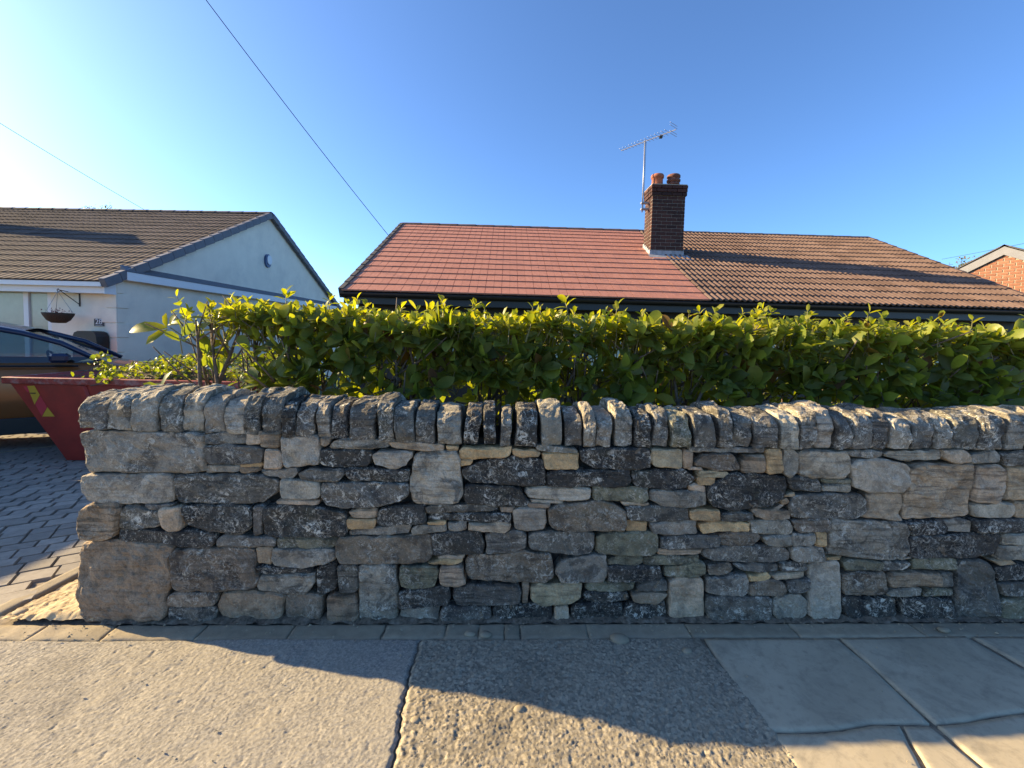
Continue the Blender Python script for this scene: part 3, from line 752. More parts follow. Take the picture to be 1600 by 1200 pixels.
PROF = [(.03, 0), (.002, .008), (-.008, .05), (-.008, .11), (.002, .150), (.034, .186), (.10, .203), (.17, .208), (.24, .203), (.31, .182), (.37, .14), (.405, .08), (.415, .02), (.38, 0)]
def coping(x0, x1, z0, code, i):
    w_ = x1-x0; xc = (x0+x1)/2; nu = 11; np_ = len(PROF)
    sub = []
    for k in range(np_-1):
        for s in range(3): t = s/3; sub.append(tuple(PROF[k][q]*(1-t)+PROF[k+1][q]*t for q in (0, 1)))
    sub.append(PROF[-1]); cen = (.2, .09)
    hs = 1+random.uniform(-.13, .10); fo = random.uniform(-.016, .014); tl = random.uniform(-.10, .10); v = []; off = Vector((i*3.3, i*1.7, 0)); bend = random.uniform(-.006, .006)
    nn = len(sub); us = [.5*(1-math.cos(math.pi*q/(nu-1))) for q in range(nu)]
    for u in us:
        ed = min(u, 1-u)*w_; r_ = min(.009, .25*w_); e = math.sqrt(max(0, 1-(1-min(ed/r_, 1))**2))
        for (y, z) in sub:
            d = Vector((y-cen[0], z-cen[1])); L_ = d.length; d /= L_; yy = cen[0]+d.x*(L_-(1-e)*.009); z_ = cen[1]+d.y*(L_-(1-e)*.009)
            x = (u-.5)*w_*(.93+.10*noise.noise(Vector((y*6, z*6, i*2.7)))) + tl*(z-.1)+bend*math.sin(z*9)
            q = Vector((x, yy, z_))+off; a_ = 1.15
            st = math.floor(noise.noise(q*12)*4)/4
            dn = (.013*noise.noise(q*8)+.010*noise.noise(q*20)+.005*noise.noise(q*50)+.010*st)*a_
            yy += d.x*dn; z_ += d.y*dn; x += .006*noise.noise(q*15+Vector((3, 3, 3)))
            v.append((x, yy+fo, max(z_, -.012)*hs))
    f = [(a*nn+b, a*nn+b+1, (a+1)*nn+b+1, (a+1)*nn+b) for a in range(nu-1) for b in range(nn-1)]
    f += [(a*nn+nn-1, a*nn, (a+1)*nn, (a+1)*nn+nn-1) for a in range(nu-1)]
    for a, rev in ((0, False), (nu-1, True)):          # side faces, slightly hollow
        b = len(v); v.append((v[a*nn][0]+(.002 if not rev else -.002), cen[0], cen[1]*hs))
        f += [((a*nn+k, a*nn+(k+1) % nn, b) if rev else (a*nn+(k+1) % nn, a*nn+k, b)) for k in range(nn)]
    me = mesh('coping_stone', v, f, M['stone'], False); bm = bmesh.new(); bm.from_mesh(me); bmesh.ops.recalc_face_normals(bm, faces=bm.faces[:]); bm.to_mesh(me); bm.free()
    o = link('coping_stone', me, wall); o.matrix_parent_inverse = wall_inv; o.location = (xc, 0, z0)
    col, li = PAL[code]; o.color = (*jit(col), min(1, .35+li*random.uniform(.5, .9)))
for i, (a, b, code) in enumerate(CX):
    yb = np.interp((a+b)/2, [123, 250, 350, 500, 650, 850, 1100, 1300, 1600], [668, 672, 676, 684, 692, 697, 698, 700, 702])
    A_, B_ = at_y(a, yb, 0), at_y(b, yb, 0); coping(A_[0]+.001, B_[0]-.001, A_[2]-.008, code, i)

# ================================================================ HOUSES
def tile_mesh(name, w_, ln, th, mat, waves=0, amp=.0, groove=False):
    """x across, y up the slope from 0, z out of the roof; lower edge has real thickness"""
    if waves:
        n = waves*6; xs_ = [w_*k/n for k in range(n+1)]; zz_ = [amp*(.5-.5*math.cos(2*math.pi*waves*k/n))**1.5 for k in range(n+1)]
    elif groove:
        g = .004; xs_ = [.0015, w_/2-g, w_/2-g*.8, w_/2+g*.8, w_/2+g, w_-.0015]; zz_ = [0, 0, -.010, -.010, 0, 0]
    else: xs_ = [.0015, w_-.0015]; zz_ = [0, 0]
    n = len(xs_); v = []
    for x, z in zip(xs_, zz_): v += [(x, 0, z-th*.0), (x, 0, z-th), (x, ln, z-.001)]
    f = []
    for i in range(n-1):
        a, b = i*3, i*3+3
        f += [(a, b, b+2, a+2), (a+1, b+1, b, a)]
    f += [(0, 2, 1), ((n-1)*3, (n-1)*3+1, (n-1)*3+2)]
    return mesh(name, v, f, mat)
def lay_tiles(roof, me, x0, ncol, w_, y0, z0, pitch, gauge, ncourse, lift, keep=300, jitter=.002, stagger=False, order=None):
    """tiles laid course by course up the slope, as children of the roof; past `keep` they go into one mesh"""
    rest = MB(); todo = []
    src_v = [v.co.copy() for v in me.vertices]; src_f = [tuple(p.vertices) for p in me.polygons]
    for k in range(ncourse):
        for c in range(ncol):
            x = x0+c*w_+((k % 2)*w_*.5 if stagger else 0)
            s = k*gauge; y = y0+s*math.cos(pitch)-math.sin(pitch)*lift; z = z0+s*math.sin(pitch)+math.cos(pitch)*lift
            todo.append((x, y, z, k, c))
    if order: todo.sort(key=order)
    for i, (x, y, z, k, c) in enumerate(todo):
        mt = Matrix.Translation((x, y, z+random.uniform(0, jitter))) @ Matrix.Rotation(pitch-math.atan(lift/gauge)*.75+random.uniform(-.004, .004), 4, 'X')
        if i < keep:
            o = link('tile', me, roof); o.matrix_local = mt
        else: rest.add([mt @ q for q in src_v], src_f)
    if rest.v:
        ob = rest.build('tile_field', me.materials[0], roof); ob['kind'] = 'stuff'
# ---------------------------------------------------------------- pair of bungalows behind the hedge
HP = math.atan2(4.30-2.19, 4.04); HL, HM = 11.95, 6.0
def house_root(name, label):
    e = empty(name, (-2.48, 4.96, 0.0), R(-1.5)); return tag(e, label, 'house')
hl = house_root('bungalow', 'bungalow behind the hedge with new smooth red tiled roof')
hr = house_root('bungalow', 'bungalow behind the hedge with old brown ribbed tiled roof')
def half(root, x0, x1, outer):
    zb = -.45; ze = 2.16
    # walls with a ribbon of windows under the eaves
    wins = [(x0+.9, x0+2.5), (x0+3.2, x0+5.0)]
    m = MB(); m.box((x0+.12, .42, zb), (x1-.002, .60, .75)); m.box((x0+.12, .42, 1.93), (x1-.002, .60, 2.2))
    e = [x0+.12]+[q for w_ in wins for q in w_]+[x1-.002]
    for a, b in zip(e[::2], e[1::2]): m.box((a, .42, .75), (b, .60, 1.93))
    gx = x0+.12 if outer < 0 else x1-.30-.002
    gp = [(.6, zb), (7.66, zb), (7.66, 2.2), (4.06, 4.12), (.6, 2.27)]
    m.prism(gp, lambda a, b, h: (h, a, b), gx, gx+.18); m.box((x0+.3, 7.5, zb), (x1-.31, 7.66, 2.2))
    m.build('wall', M['dark_board'], root)
    for a, b in wins:
        m = MB(); y0, y1 = .44, .50
        for q in ((a, .75, a+.07, 1.93), (b-.07, .75, b, 1.93), (a+.07, .75, b-.07, .82), (a+.07, 1.86, b-.07, 1.93), ((a+b)/2-.035, .82, (a+b)/2+.035, 1.86)): m.box((q[0], y0, q[1]), (q[2], y1, q[3]))
        wf = m.build('window', M['dark_board'], root)
        for c, d in ((a+.07, (a+b)/2-.035), ((a+b)/2+.035, b-.07)):
            m = MB(); m.add([(c, .468, .82), (d, .468, .82), (d, .468, 1.86), (c, .468, 1.86)], [(0, 1, 2, 3)]); m.build('pane', M['glass'], wf)
        m = MB(); m.box((a, .56, .76), (b, .57, 1.92)); m.build('blind', M['cream_blind'], wf)
    m = MB(); m.box((x0, .045, 1.985), (x1-.003, .075, 2.165)); m.build('fascia', M['black'], root)
    m = MB(); m.box((x0+.02, .077, 1.99), (x1-.003, .418, 2.005)); m.build('soffit', M['dark_board'], root)
    m = MB(); n = 8; prof = [(-.02+.058*math.cos(math.pi+math.pi*k/n), 2.15+.058*math.sin(math.pi+math.pi*k/n)) for k in range(n+1)]
    pv = [(x0-.02, y, z) for y, z in prof]+[(x1-.004, y, z) for y, z in prof]+[(x0-.02, -.02+(y+.02)*.88, z+.006) for y, z in prof]+[(x1-.004, -.02+(y+.02)*.88, z+.006) for y, z in prof]
    q = n+1; ff = []
    for k in range(n): ff += [(k, k+1, q+k+1, q+k), (2*q+k+1, 2*q+k, 3*q+k, 3*q+k+1)]
    ff += [(0, q, 3*q, 2*q), (n, 2*q+n, 3*q+n, q+n)]+[(k, 2*q+k, 2*q+k+1, k+1) for k in range(n)]
    m.add(pv, ff); m.build('gutter', M['black'], root)
half(hl, 0.0, HM, -1); half(hr, HM, HL, 1)
def roof_of(root, x0, x1):
    m = MB(); p = HP; t = .05
    A = [(x0, -.02, 2.16), (x1, -.02, 2.16), (x1, 4.04, 4.28), (x0, 4.04, 4.28)]; Bk = [(x0, 8.1, 2.16), (x1, 8.1, 2.16)]
    lo = lambda q: (q[0], q[1], q[2]-t)
    m.add(A+Bk+[lo(q) for q in A+Bk], [(0, 1, 2, 3), (3, 2, 5, 4), (9, 8, 7, 6), (10, 11, 8, 9), (0, 6, 7, 1), (4, 5, 11, 10), (0, 3, 9, 6), (3, 4, 10, 9), (1, 7, 8, 2), (2, 8, 11, 5)])
    return m.build('roof', M['ridge_dark'], root)
rl = roof_of(hl, .03, HM-.002); rr = roof_of(hr, HM+.002, HL-.03)
GA = 4.56/15
tm = tile_mesh('tile', .2725, GA+.05, .024, M['red_tile'], groove=True)
lay_tiles(rl, tm, 0.0, 22, .2725, -.05, 2.185, HP, GA, 15, .022, keep=300)
tb = tile_mesh('tile', .2975, GA+.05, .022, M['brown_tile'], waves=3, amp=.024)
lay_tiles(rr, tb, HM, 20, .2975, -.05, 2.18, HP, GA, 15, .022, keep=300)
for root, roof, x0, x1, mt in ((hl, rl, 0, HM, M['ridge']), (hr, rr, HM, HL, M['ridge_dark'])):
    n = 13; w_ = (x1-x0)/n
    for k in range(n):
        m = MB(); prof = [(.15*math.sin(a), .10*math.cos(a)) for a in np.linspace(-1.45, 1.45, 9)]
        v = [(x0+k*w_+.002, 4.04+a, 4.235+b) for a, b in prof]+[(x0+(k+1)*w_+.004, 4.04+a*1.02, 4.238+b*1.05) for a, b in prof]
        m.add(v, [(i, i+1, 10+i, 9+i) for i in range(8)]); m.build('ridge_tile', mt, roof)
n = 15
for k in range(n):                                # dry verge caps up the two outer edges
    for root, roof, x0, mt in ((hl, rl, -.05, M['ridge_dark']), (hr, rr, HL-.03, M['brown_tile'])):
        m = MB(); m.box((0, 0, -.13), (.08, GA-.004, .035)); o = m.build('verge_cap', mt, roof)
        s = k*GA; o.matrix_local = Matrix.Translation((x0, -.05+s*math.cos(HP), 2.19+s*math.sin(HP))) @ Matrix.Rotation(HP-.04, 4, 'X')
# ---------------------------------------------------------------- chimney, brick by brick
Hinv = hl.matrix_basis.inverted() if False else (Matrix.Translation((-2.48, 4.96, 0)) @ Matrix.Rotation(R(-1.5), 4, 'Z')).inverted()
c0 = Hinv @ Vector(at_y(1015.5, 400, 6.93)); c1 = Hinv @ Vector(at_y(1066.5, 400, 6.93)); ct = Hinv @ Vector(at_y(1043, 289, 6.93))
CXa, CXb, CYa, CDp = c0.x, c1.x, c0.y, .48; CZ1 = ct.z; CZ0 = CZ1-21*.075
ch = MB(); ch.box((CXa+.008, CYa+.008, CZ0-.4), (CXb-.008, CYa+CDp-.008, CZ1-.003)); chim = ch.build('chimney', M['mortar'], hl)
def brick_course(xa, xb, ya, yb, z, off, h_=.064, mat=M['dark_brick'], skip_from=None):
    """bricks round a rectangular stack, one course; stretchers overlap the corners alternately"""
    L = .215; out = []
    def runx(y0, y1, a, b):
        x = a
        first = True
        while x < b-.03:
            e = min(x+(L*.5 if (first and off) else L), b); first = False
            if b-e < .05: e = b
            out.append(((x+.004, y0, z), (e-.004, y1, z+h_))); x = e+.002
    runx(ya, ya+.10, xa, xb); runx(yb-.10, yb, xa, xb)
    def runy(x0, x1, a, b):
        y = a; first = True
        while y < b-.03:
            e = min(y+(L*.5 if (first and not off) else L), b); first = False
            if b-e < .05: e = b
            out.append(((x0, y+.005, z), (x1, e-.005, z+h_))); y = e
    runy(xa, xa+.10, ya+.104, yb-.104); runy(xb-.10, xb, ya+.104, yb-.104)
    for a, b in out:
        m = MB(); m.box(a, b, .003); m.build('brick', mat, chim)
for k in range(21):
    ov = .0 if k < 18 else (.025 if k == 18 else .035); ov = .03 if k == 19 else ov
    brick_course(CXa-ov, CXb+ov, CYa-ov, CYa+CDp+ov, CZ0+k*.075, k % 2)
m = MB(); m.box((CXa-.02, CYa-.02, CZ1-.004), (CXb+.02, CYa+CDp+.02, CZ1+.012)); m.build('flaunching', M['mortar_pale'], chim)
def pot(cx, prof, mt):
    m = MB(); m.lathe(prof, (cx, CYa+.24, CZ1+.01), 24); m.build('chimney_pot', mt, chim, True)
wch = CXb-CXa
pot(CXa+wch*.24, [(.125, 0), (.12, .02), (.115, .2), (.135, .205), (.138, .25), (.125, .275), (.10, .275), (.095, .1)], M['terracotta'])
pot(CXa+wch*.74, [(.11, 0), (.112, .07), (.13, .075), (.13, .095), (.105, .10), (.105, .13), (.14, .135), (.145, .17), (.115, .18), (.112, .215), (.14, .225), (.14, .265), (.12, .285), (.095, .285), (.09, .1)], M['terracotta_dark'])
zr = 2.19+CYa*math.tan(HP)
m = MB(); m.box((CXa-.012, CYa-.010, zr-.04), (CXb+.012, CYa-.002, zr+.13)); m.box((CXa-.03, CYa-.30, zr-.11), (CXb+.10, CYa-.012, zr-.095))
for k in range(5):
    s = k*.095; m.box((CXa-.014, CYa+s, zr+s*.52), (CXa-.004, CYa+s+.095, zr+s*.52+.15)); m.box((CXb+.004, CYa+s, zr+s*.52), (CXb+.014, CYa+s+.095, zr+s*.52+.15))
fl = m.build('lead_flashing', M['lead'], chim)
m = MB(); p = HP      # apron dressed down onto the tiles
m.add([(CXa-.05, CYa-.16, zr-.045), (CXb+.10, CYa-.16, zr-.045), (CXb+.10, CYa-.004, zr+.045), (CXa-.05, CYa-.004, zr+.045)], [(0, 1, 2, 3)]); m.build('apron', M['lead'], chim)
# ---------------------------------------------------------------- aerial
Hm = Matrix.Translation((-2.48, 4.96, 0)) @ Matrix.Rotation(R(-1.5), 4, 'Z')
side = Hm @ Vector((CXa, CYa+.22, 0)); mx, my = side.x-.09, side.y
zb = at_y(1004, 328, my)[2]; zt = at_y(1008, 221, my)[2]; mx = at_y(1004.5, 300, my)[0]
aer = tag(empty('tv_aerial', (mx, my, zb)), 'grey television aerial on a thin mast fixed to the chimney side', 'aerial')
m = MB(); m.tube([(0, 0, -.05), (0, 0, zt-zb+.03)], .014, 8); m.build('mast', M['alu'], aer, True)
m = MB(); m.box((-.03, -.04, .0), (side.x-mx+.02, .04, .035)); m.box((-.03, -.04, .13), (side.x-mx+.02, .04, .165)); m.build('bracket', M['alu'], aer)
bd = Vector((.60, -.80, 0)); bp = Vector((bd.y*-1, bd.x, 0)); zc = zt-zb
m = MB(); m.tube([bd*-.62+Vector((0, 0, zc)), bd*.72+Vector((0, 0, zc))], .008, 6); boom = m.build('boom', M['alu'], aer)
for k in range(15):
    s = -.6+k*.082; L = .085+.004*k; m = MB(); c = bd*s+Vector((0, 0, zc+.012)); m.tube([c-bp*L, c+bp*L], .004, 5); m.build('element', M['alu'], boom)
for dz in (-.10, -.05, .06, .11):
    m = MB(); c = bd*.68+Vector((0, 0, zc+dz)); m.tube([c-bp*.16, c+bp*.11], .004, 5); m.build('reflector_rod', M['alu'], boom)
m = MB(); m.box((-.03, -.03, -.025), (.03, .03, .02)); o = m.build('junction_box', M['black'], boom); o.location = bd*.38+Vector((0, 0, zc-.03))
m = MB(); cb = [(0.02, -.02, zc-.02), (.024, -.01, zc*.6), (.022, -.02, zc*.3), (.03, -.01, 0)]; m.tube(cb, .004, 5); m.build('cable', M['cable'], aer)

# ---------------------------------------------------------------- white bungalow on the left
BY = 7.0; bc = at_y(182, 500, BY); BR = R(-4.0)
bung = tag(empty('bungalow', (bc[0], BY, 0), BR), 'white rendered bungalow at left with dark grey tiled roof and plain gable', 'house')
Bm = Matrix.Translation((bc[0], BY, 0)) @ Matrix.Rotation(BR, 4, 'Z'); Bi = Bm.inverted()
nf = Bm.to_3x3() @ Vector((0, -1, 0)); ng = Bm.to_3x3() @ Vector((1, 0, 0))
def bf(px, py, d=0.0): q = Vector(at_pl(px, py, Bm @ Vector((0, -d, 0)), nf)); return Bi @ q      # on the front wall
def bg_(px, py, d=0.0): q = Vector(at_pl(px, py, Bm @ Vector((d, 0, 0)), ng)); return Bi @ q      # on the gable
ap = bg_(420, 336); run = ap.y; ze = bf(176, 432).z; zr_ = ap.z; BP = math.atan2(zr_-ze, run); zb = -.55
m = MB()
w0, w1, wt, wb_ = bf(-150, 452), bf(79, 449), bf(79, 449).z, .15
m.box((-11, 0, zb), (w0.x, .2, ze-.02)); m.box((w1.x, 0, zb), (-.2, .2, ze-.02)); m.box((w0.x, 0, wt), (w1.x, .2, ze-.02)); m.box((w0.x, 0, zb), (w1.x, .2, wb_))
m.prism([(0, zb), (2*run, zb), (2*run, ze-.03), (run, zr_-.05), (0, ze-.03)], lambda a, b, h: (h, a, b), -.2, 0)
m.box((-11, 2*run-.2, zb), (-.2, 2*run, ze-.05)); m.box((-11, .2, zb), (-10.8, 2*run-.2, ze-.05))
m.build('wall', M['render'], bung)
qh = .305; z = zb; k = 0
while z < ze-.12:                                  # raised render quoins
    lx, ly = ((.30, .16) if k % 2 else (.20, .26)); h1 = min(z+qh-.02, ze-.06)
    m = MB(); m.box((-lx, -.022, z), (.022, 0.0, h1), .004); m.box((0.0, .002, z+.001), (.0215, ly, h1-.001), .004); m.build('quoin', M['render'], bung)
    z += qh; k += 1
m = MB(); fx = .05
for a, b in (((w0.x, .03, wb_), (w1.x, .09, wb_+.07)), ((w0.x, .03, wt-.07), (w1.x, .09, wt))): m.box(a, b)
mu = [bf(34, 480).x, bf(41.5, 480).x]; fr = bf(72, 480).x
m.box((mu[0], .03, wb_+.07), (mu[1], .09, wt-.07)); m.box((fr, .03, wb_+.07), (w1.x, .09, wt-.07)); m.box((w0.x, .03, wb_+.07), (w0.x+.07, .09, wt-.07))
win = m.build('window', M['upvc'], bung)
for a, b in ((w0.x+.07, mu[0]), (mu[1], fr)):
    m = MB(); m.add([(a, .058, wb_+.07), (b, .058, wb_+.07), (b, .058, wt-.07), (a, .058, wt-.07)], [(0, 1, 2, 3)]); m.build('pane', M['glass'], win)
x = w0.x+.1
while x < fr-.02:
    m = MB(); a_ = R(48); dx, dy = .045*math.cos(a_), .044*math.sin(a_); m.add([(x-dx, .10-dy, wb_), (x+dx, .10+dy, wb_), (x+dx, .10+dy, wt-.09), (x-dx, .10-dy, wt-.09)], [(0, 1, 2, 3)]); m.build('blind_slat', M['cream_blind'], win); x += .1
m = MB(); m.box((w0.x, .4, wb_), (w1.x, .41, wt)); m.build('room_dark', M['dark_board'], win)
m = MB(); m.box((w0.x-.03, -.06, wb_-.05), (w1.x+.03, .03, wb_-.002)); m.build('sill', M['upvc'], win)
# eaves
g0 = bf(150, 427, .3); fb = bf(150, 447, .2)
ey = -.32; zeave = ze+ey*math.tan(BP)
m = MB(); m.box((-11, -.235, zeave-.20), (-.02, -.21, zeave+.02)); m.build('fascia', M['upvc'], bung)
m = MB(); m.box((-11, -.209, zeave-.20), (-.02, -.001, zeave-.18)); m.build('soffit', M['upvc'], bung)
m = MB(); m.box((-11, -.34, zeave-.075), (.02, -.237, zeave-.065)); m.box((-11, -.345, zeave-.075), (.02, -.335, zeave+.015)); m.box((.02, -.345, zeave-.075), (.026, -.237, zeave+.015)); m.build('gutter', M['upvc'], bung)
m = MB(); m.add([(.0, ey+.06, zeave-.21), (.02, ey+.06, zeave-.21), (.02, -.003, zeave-.21), (0, -.003, zeave-.21), (0, ey+.06, zeave), (.02, ey+.06, zeave), (.02, -.003, ze+.0), (0, -.003, ze+.0)], [(0, 1, 2, 3), (4, 7, 6, 5), (0, 4, 5, 1), (1, 5, 6, 2), (2, 6, 7, 3), (3, 7, 4, 0)]); m.build('box_end', M['upvc'], bung)
m = MB(); A = [(-11, ey, zeave), (.06, ey, zeave), (.06, run, zr_), (-11, run, zr_)]; Bk = [(-11, 2*run+.3, zeave), (.06, 2*run+.3, zeave)]
m.add(A+Bk, [(0, 1, 2, 3), (3, 2, 5, 4)]); broof = m.build('roof', M['ridge_dark'], bung)
slen = (run-ey)/math.cos(BP); nc = 17; ga = slen/nc
tg = tile_mesh('tile', .33, ga+.05, .026, M['grey_tile'], waves=2, amp=.014)
lay_tiles(broof, tg, .07-.33*33, 33, .33, ey-.04, zeave+.02, BP, ga, nc, .024, keep=300, order=lambda q: -(q[0])+.85*q[3]*0.0+abs(q[3]-8)*.02-(q[3]*.45))
for k in range(24):
    m = MB(); prof = [(.16*math.sin(a), .11*math.cos(a)) for a in np.linspace(-1.4, 1.4, 9)]; x0 = .1-(k+1)*.45
    m.add([(x0+.002, run+a, zr_-.02+b) for a, b in prof]+[(x0+.45, run+a*1.03, zr_-.018+b*1.05) for a, b in prof], [(i, i+1, 10+i, 9+i) for i in range(8)]); m.build('ridge_tile', M['ridge_dark'], broof)
for sgn in (1, -1):
    for k in range(nc):
        m = MB(); m.box((0, .003, -.13), (.13, ga-.003, .05), .008); o = m.build('verge_cap', M['verge'], broof); s = k*ga
        if sgn > 0: o.matrix_local = Matrix.Translation((.015, ey-.05+s*math.cos(BP), zeave+.03+s*math.sin(BP))) @ Matrix.Rotation(BP-.05, 4, 'X')
        else: o.matrix_local = Matrix.Translation((.145, 2*run-ey+.05-s*math.cos(BP), zeave+.03+s*math.sin(BP))) @ Matrix.Rotation(math.pi, 4, 'Z') @ Matrix.Rotation(BP-.05, 4, 'X')
# its own chimney stands just out of frame and shades the slope
cxx, cyy = -7.45, run*.56; czz = ze+cyy*math.tan(BP)
m = MB(); m.box((cxx-.45, cyy, czz-.4), (cxx+.25, cyy+.55, czz+1.75)); bch = m.build('chimney', M['dark_brick'], bung)
m = MB(); m.box((cxx-.50, cyy-.05, czz+1.751), (cxx+.30, cyy+.60, czz+1.9), .01); m.build('chimney_cap', M['dark_brick'], bch)
# boxed ledge along the gable
f0, f1 = bg_(196, 424, .16), bg_(193, 437, .16)
m = MB(); m.box((.001, f0.y+.05, f1.z), (.16, run*1.9, f0.z), .006); m.build('ledge_fascia', M['upvc'], bung)
m = MB(); m.add([(.003, f0.y+.05, f0.z+.14), (.17, f0.y+.05, f0.z+.012), (.17, run*1.9, f0.z+.012), (.003, run*1.9, f0.z+.14), (.003, f0.y+.05, f0.z+.004), (.17, f0.y+.05, f0.z+.002), (.17, run*1.9, f0.z+.002), (.003, run*1.9, f0.z+.004)], [(0, 1, 2, 3), (0, 4, 5, 1), (1, 5, 6, 2), (2, 6, 7, 3)]); m.build('ledge_flashing', M['verge'], bung)
# things fixed to it
p = Bm @ bg_(417, 407); al = tag(empty('alarm_box', p, BR), 'round white and blue alarm box high on the white gable', 'alarm box')
m = MB(); n = 20
m.prism([(.16*math.sin(2*math.pi*k/n), .2*math.cos(2*math.pi*k/n)*(1 if math.cos(2*math.pi*k/n) > 0 else 1.15)) for k in range(n)], lambda a, b, h: (h, a, b), .001, .06); m.build('base', M['blue_plastic'], al)
m = MB(); m.prism([(.03+.12*math.sin(2*math.pi*k/n), .02+.15*math.cos(2*math.pi*k/n)) for k in range(n)], lambda a, b, h: (h, a, b), .061, .085); m.build('cover', M['upvc'], al)
p = Bm @ bg_(411, 459); m = MB()
for k in range(5): m.box((.001, -.09, -.08+k*.034), (.02, .09, -.055+k*.034))
o = m.build('air_vent', M['verge']); o.location = p; o.rotation_euler = (0, 0, BR); tag(o, 'small grey square louvred vent low on the white gable', 'vent')
a = bf(148, 498); b = bf(163.5, 510); c = Bm @ ((a+b)/2)
pq = tag(empty('house_number_plaque', c, BR), 'small slate plaque with the number 28 on the cream wall', 'house sign')
m = MB(); m.box((-(b.x-a.x)/2, -.018, -(a.z-b.z)/2), ((b.x-a.x)/2, -.001, (a.z-b.z)/2), .003); m.build('plate', M['plaque'], pq)
fc = bpy.data.curves.new('numerals', 'FONT'); fc.body = '28'; fc.size = .15; fc.extrude = .002; fc.align_x = 'CENTER'; fc.align_y = 'CENTER'; fc.materials.append(M['white_text'])
_t = bpy.data.objects.new('numerals', fc); COL.objects.link(_t); bpy.context.view_layer.update(); _me = bpy.data.meshes.new_from_object(_t.evaluated_get(bpy.context.evaluated_depsgraph_get())); bpy.data.objects.remove(_t); o = link('numerals', _me, pq); o.location = (0, -.021, .012); o.rotation_euler = (R(90), 0, 0)
m = MB(); m.box((-.075, -.0205, -.062), (.075, -.0185, -.055)); m.build('rule', M['white_text'], pq)
# bracket and hanging basket
bt, bb = bf(125.3, 456), bf(125.3, 479); br = tag(empty('wall_bracket', Bm @ bb, BR), 'black iron basket bracket on the cream wall beside the window', 'bracket')
hh = bt.z-bb.z; m = MB(); m.box((-.012, -.014, 0), (.012, -.001, hh)); m.build('wall_plate', M['iron'], br)
L = .40; m = MB(); m.tube([(0, -.01, hh-.04), (0, -L, hh-.005)], .008); m.build('arm', M['iron'], br)
m = MB(); m.tube([(0, -.01, .04), (0, -L*.95, hh-.01)], .008); m.tube([(0, -L, hh+.0)]+[(0, -L-.03*math.sin(t), hh-.01+.03*math.cos(t)) for t in np.linspace(.2, 4.6, 9)], .007); m.build('scroll', M['iron'], br)
tip = Bm @ (bb+Vector((0, -L-.02, hh-.035)))
bk = tag(empty('hanging_basket', tip), 'wicker hanging basket with wilted red and dark plants by the window', 'hanging basket')
m = MB(); m.lathe([(.0, -.62), (.10, -.615), (.17, -.56), (.22, -.47), (.235, -.42), (.21, -.42), (.12, -.5), (0, -.52)], (0, 0, 0), 24); m.build('bowl', M['wicker'], bk, True)
for k in range(3):
    m = MB(); a = k*2.1+.4; m.tube([(0, 0, 0), (.22*math.cos(a), .22*math.sin(a), -.42)], .004, 4); m.build('chain', M['alu'], bk)
m = MB()
for k in range(90):
    a, r_ = random.uniform(0, 6.3), random.uniform(0, .22); c = Vector((r_*math.cos(a), r_*math.sin(a), -.43+random.uniform(0, .09))); s = random.uniform(.012, .03)
    q = [c+Vector((random.uniform(-s, s), random.uniform(-s, s), random.uniform(-s, s))) for _ in range(3)]; m.add(q, [(0, 1, 2)])
tag(m.build('plants', M['petal'], bk), kind='stuff')
# dark round-topped bin
a, b = bf(114, 520, .3), bf(152, 520, .3); c = Bm @ Vector(((a.x+b.x)/2, -.3, 0)); w_ = b.x-a.x; tz = bf(133, 517, .3).z
bn = tag(empty('garden_bin', (c.x, c.y, gz(c.y)), BR), 'dark grey bin with rounded top standing against the cream wall', 'bin')
H = tz-gz(c.y); pr = [(-w_/2*.86, 0), (w_/2*.86, 0), (w_/2, H-.22), (w_/2*.97, H-.11), (w_/2*.84, H-.035), (w_/2*.55, H-.004), (0, H), (-w_/2*.55, H-.004), (-w_/2*.84, H-.035), (-w_/2*.97, H-.11), (-w_/2, H-.22)]
m = MB(); m.prism(pr, lambda a, b, h: (a, h, b), -.02, .25); m.build('body', M['dark_board'], bn)
m = MB(); m.prism([(x*.72, .25+(z-.25)*.86 if z > .25 else .12) for x, z in pr], lambda a, b, h: (a, h, b), -.034, -.0195); m.build('door', M['black'], bn)
m = MB(); m.tube([(-.08, -.05, H*.62), (.08, -.05, H*.62)], .012, 6); m.build('handle', M['iron'], bn)

# ---------------------------------------------------------------- brick neighbour far right and trees behind
apx = np.array(CAM)+ray(1571, 387)*11.3; tdir = Vector((-.36, .933, 0)); nrm = Vector((-.933, -.36, 0))
nb = tag(empty('brick_house', (apx[0], apx[1], 0), math.atan2(.933, -.36)), 'red brick house at far right showing only its gable peak', 'house')
# local: x along the gable (far side +), y = left normal of that => towards -nrm; gable face at y = 0, house behind at y<0
sl = math.tan(R(29)); za = apx[2]-.16; hw = 4.2
m = MB(); m.prism([(-hw, -.5), (hw, -.5), (hw, za-hw*sl), (0, za), (-hw, za-hw*sl)], lambda a, b, h: (a, h, b), -.012, -8); m.build('wall', M['mortar_pale'], nb)
kx = 0
for k in range(26):
    z = za-.03-(k+1)*.075; hx = (za-z-.07)/sl; x = -1.9+(.112 if k % 2 else 0)
    while x < min(hx, 2.2)-.06:
        e = min(x+.215, min(hx, 2.2)); xq = x; x = max(x, -hx)
        if e-x > .06: mm = MB(); mm.box((x, -.012, z), (e-.011, .0, z+.064), .003); mm.build('brick', M['red_brick'], nb)
        x = xq+.226
mlow = MB()
z = za-.03-27*.075
while z > -.45:
    hx = min((za-z-.07)/sl, hw); x = -hw+(.112 if int(z*100) % 2 else 0)
    while x < hx-.2: mlow.box((x, -.012, z), (x+.215, .0, z+.064)); x += .226
    z -= .075
tag(mlow.build('lower_brickwork', M['red_brick'], nb), kind='stuff')
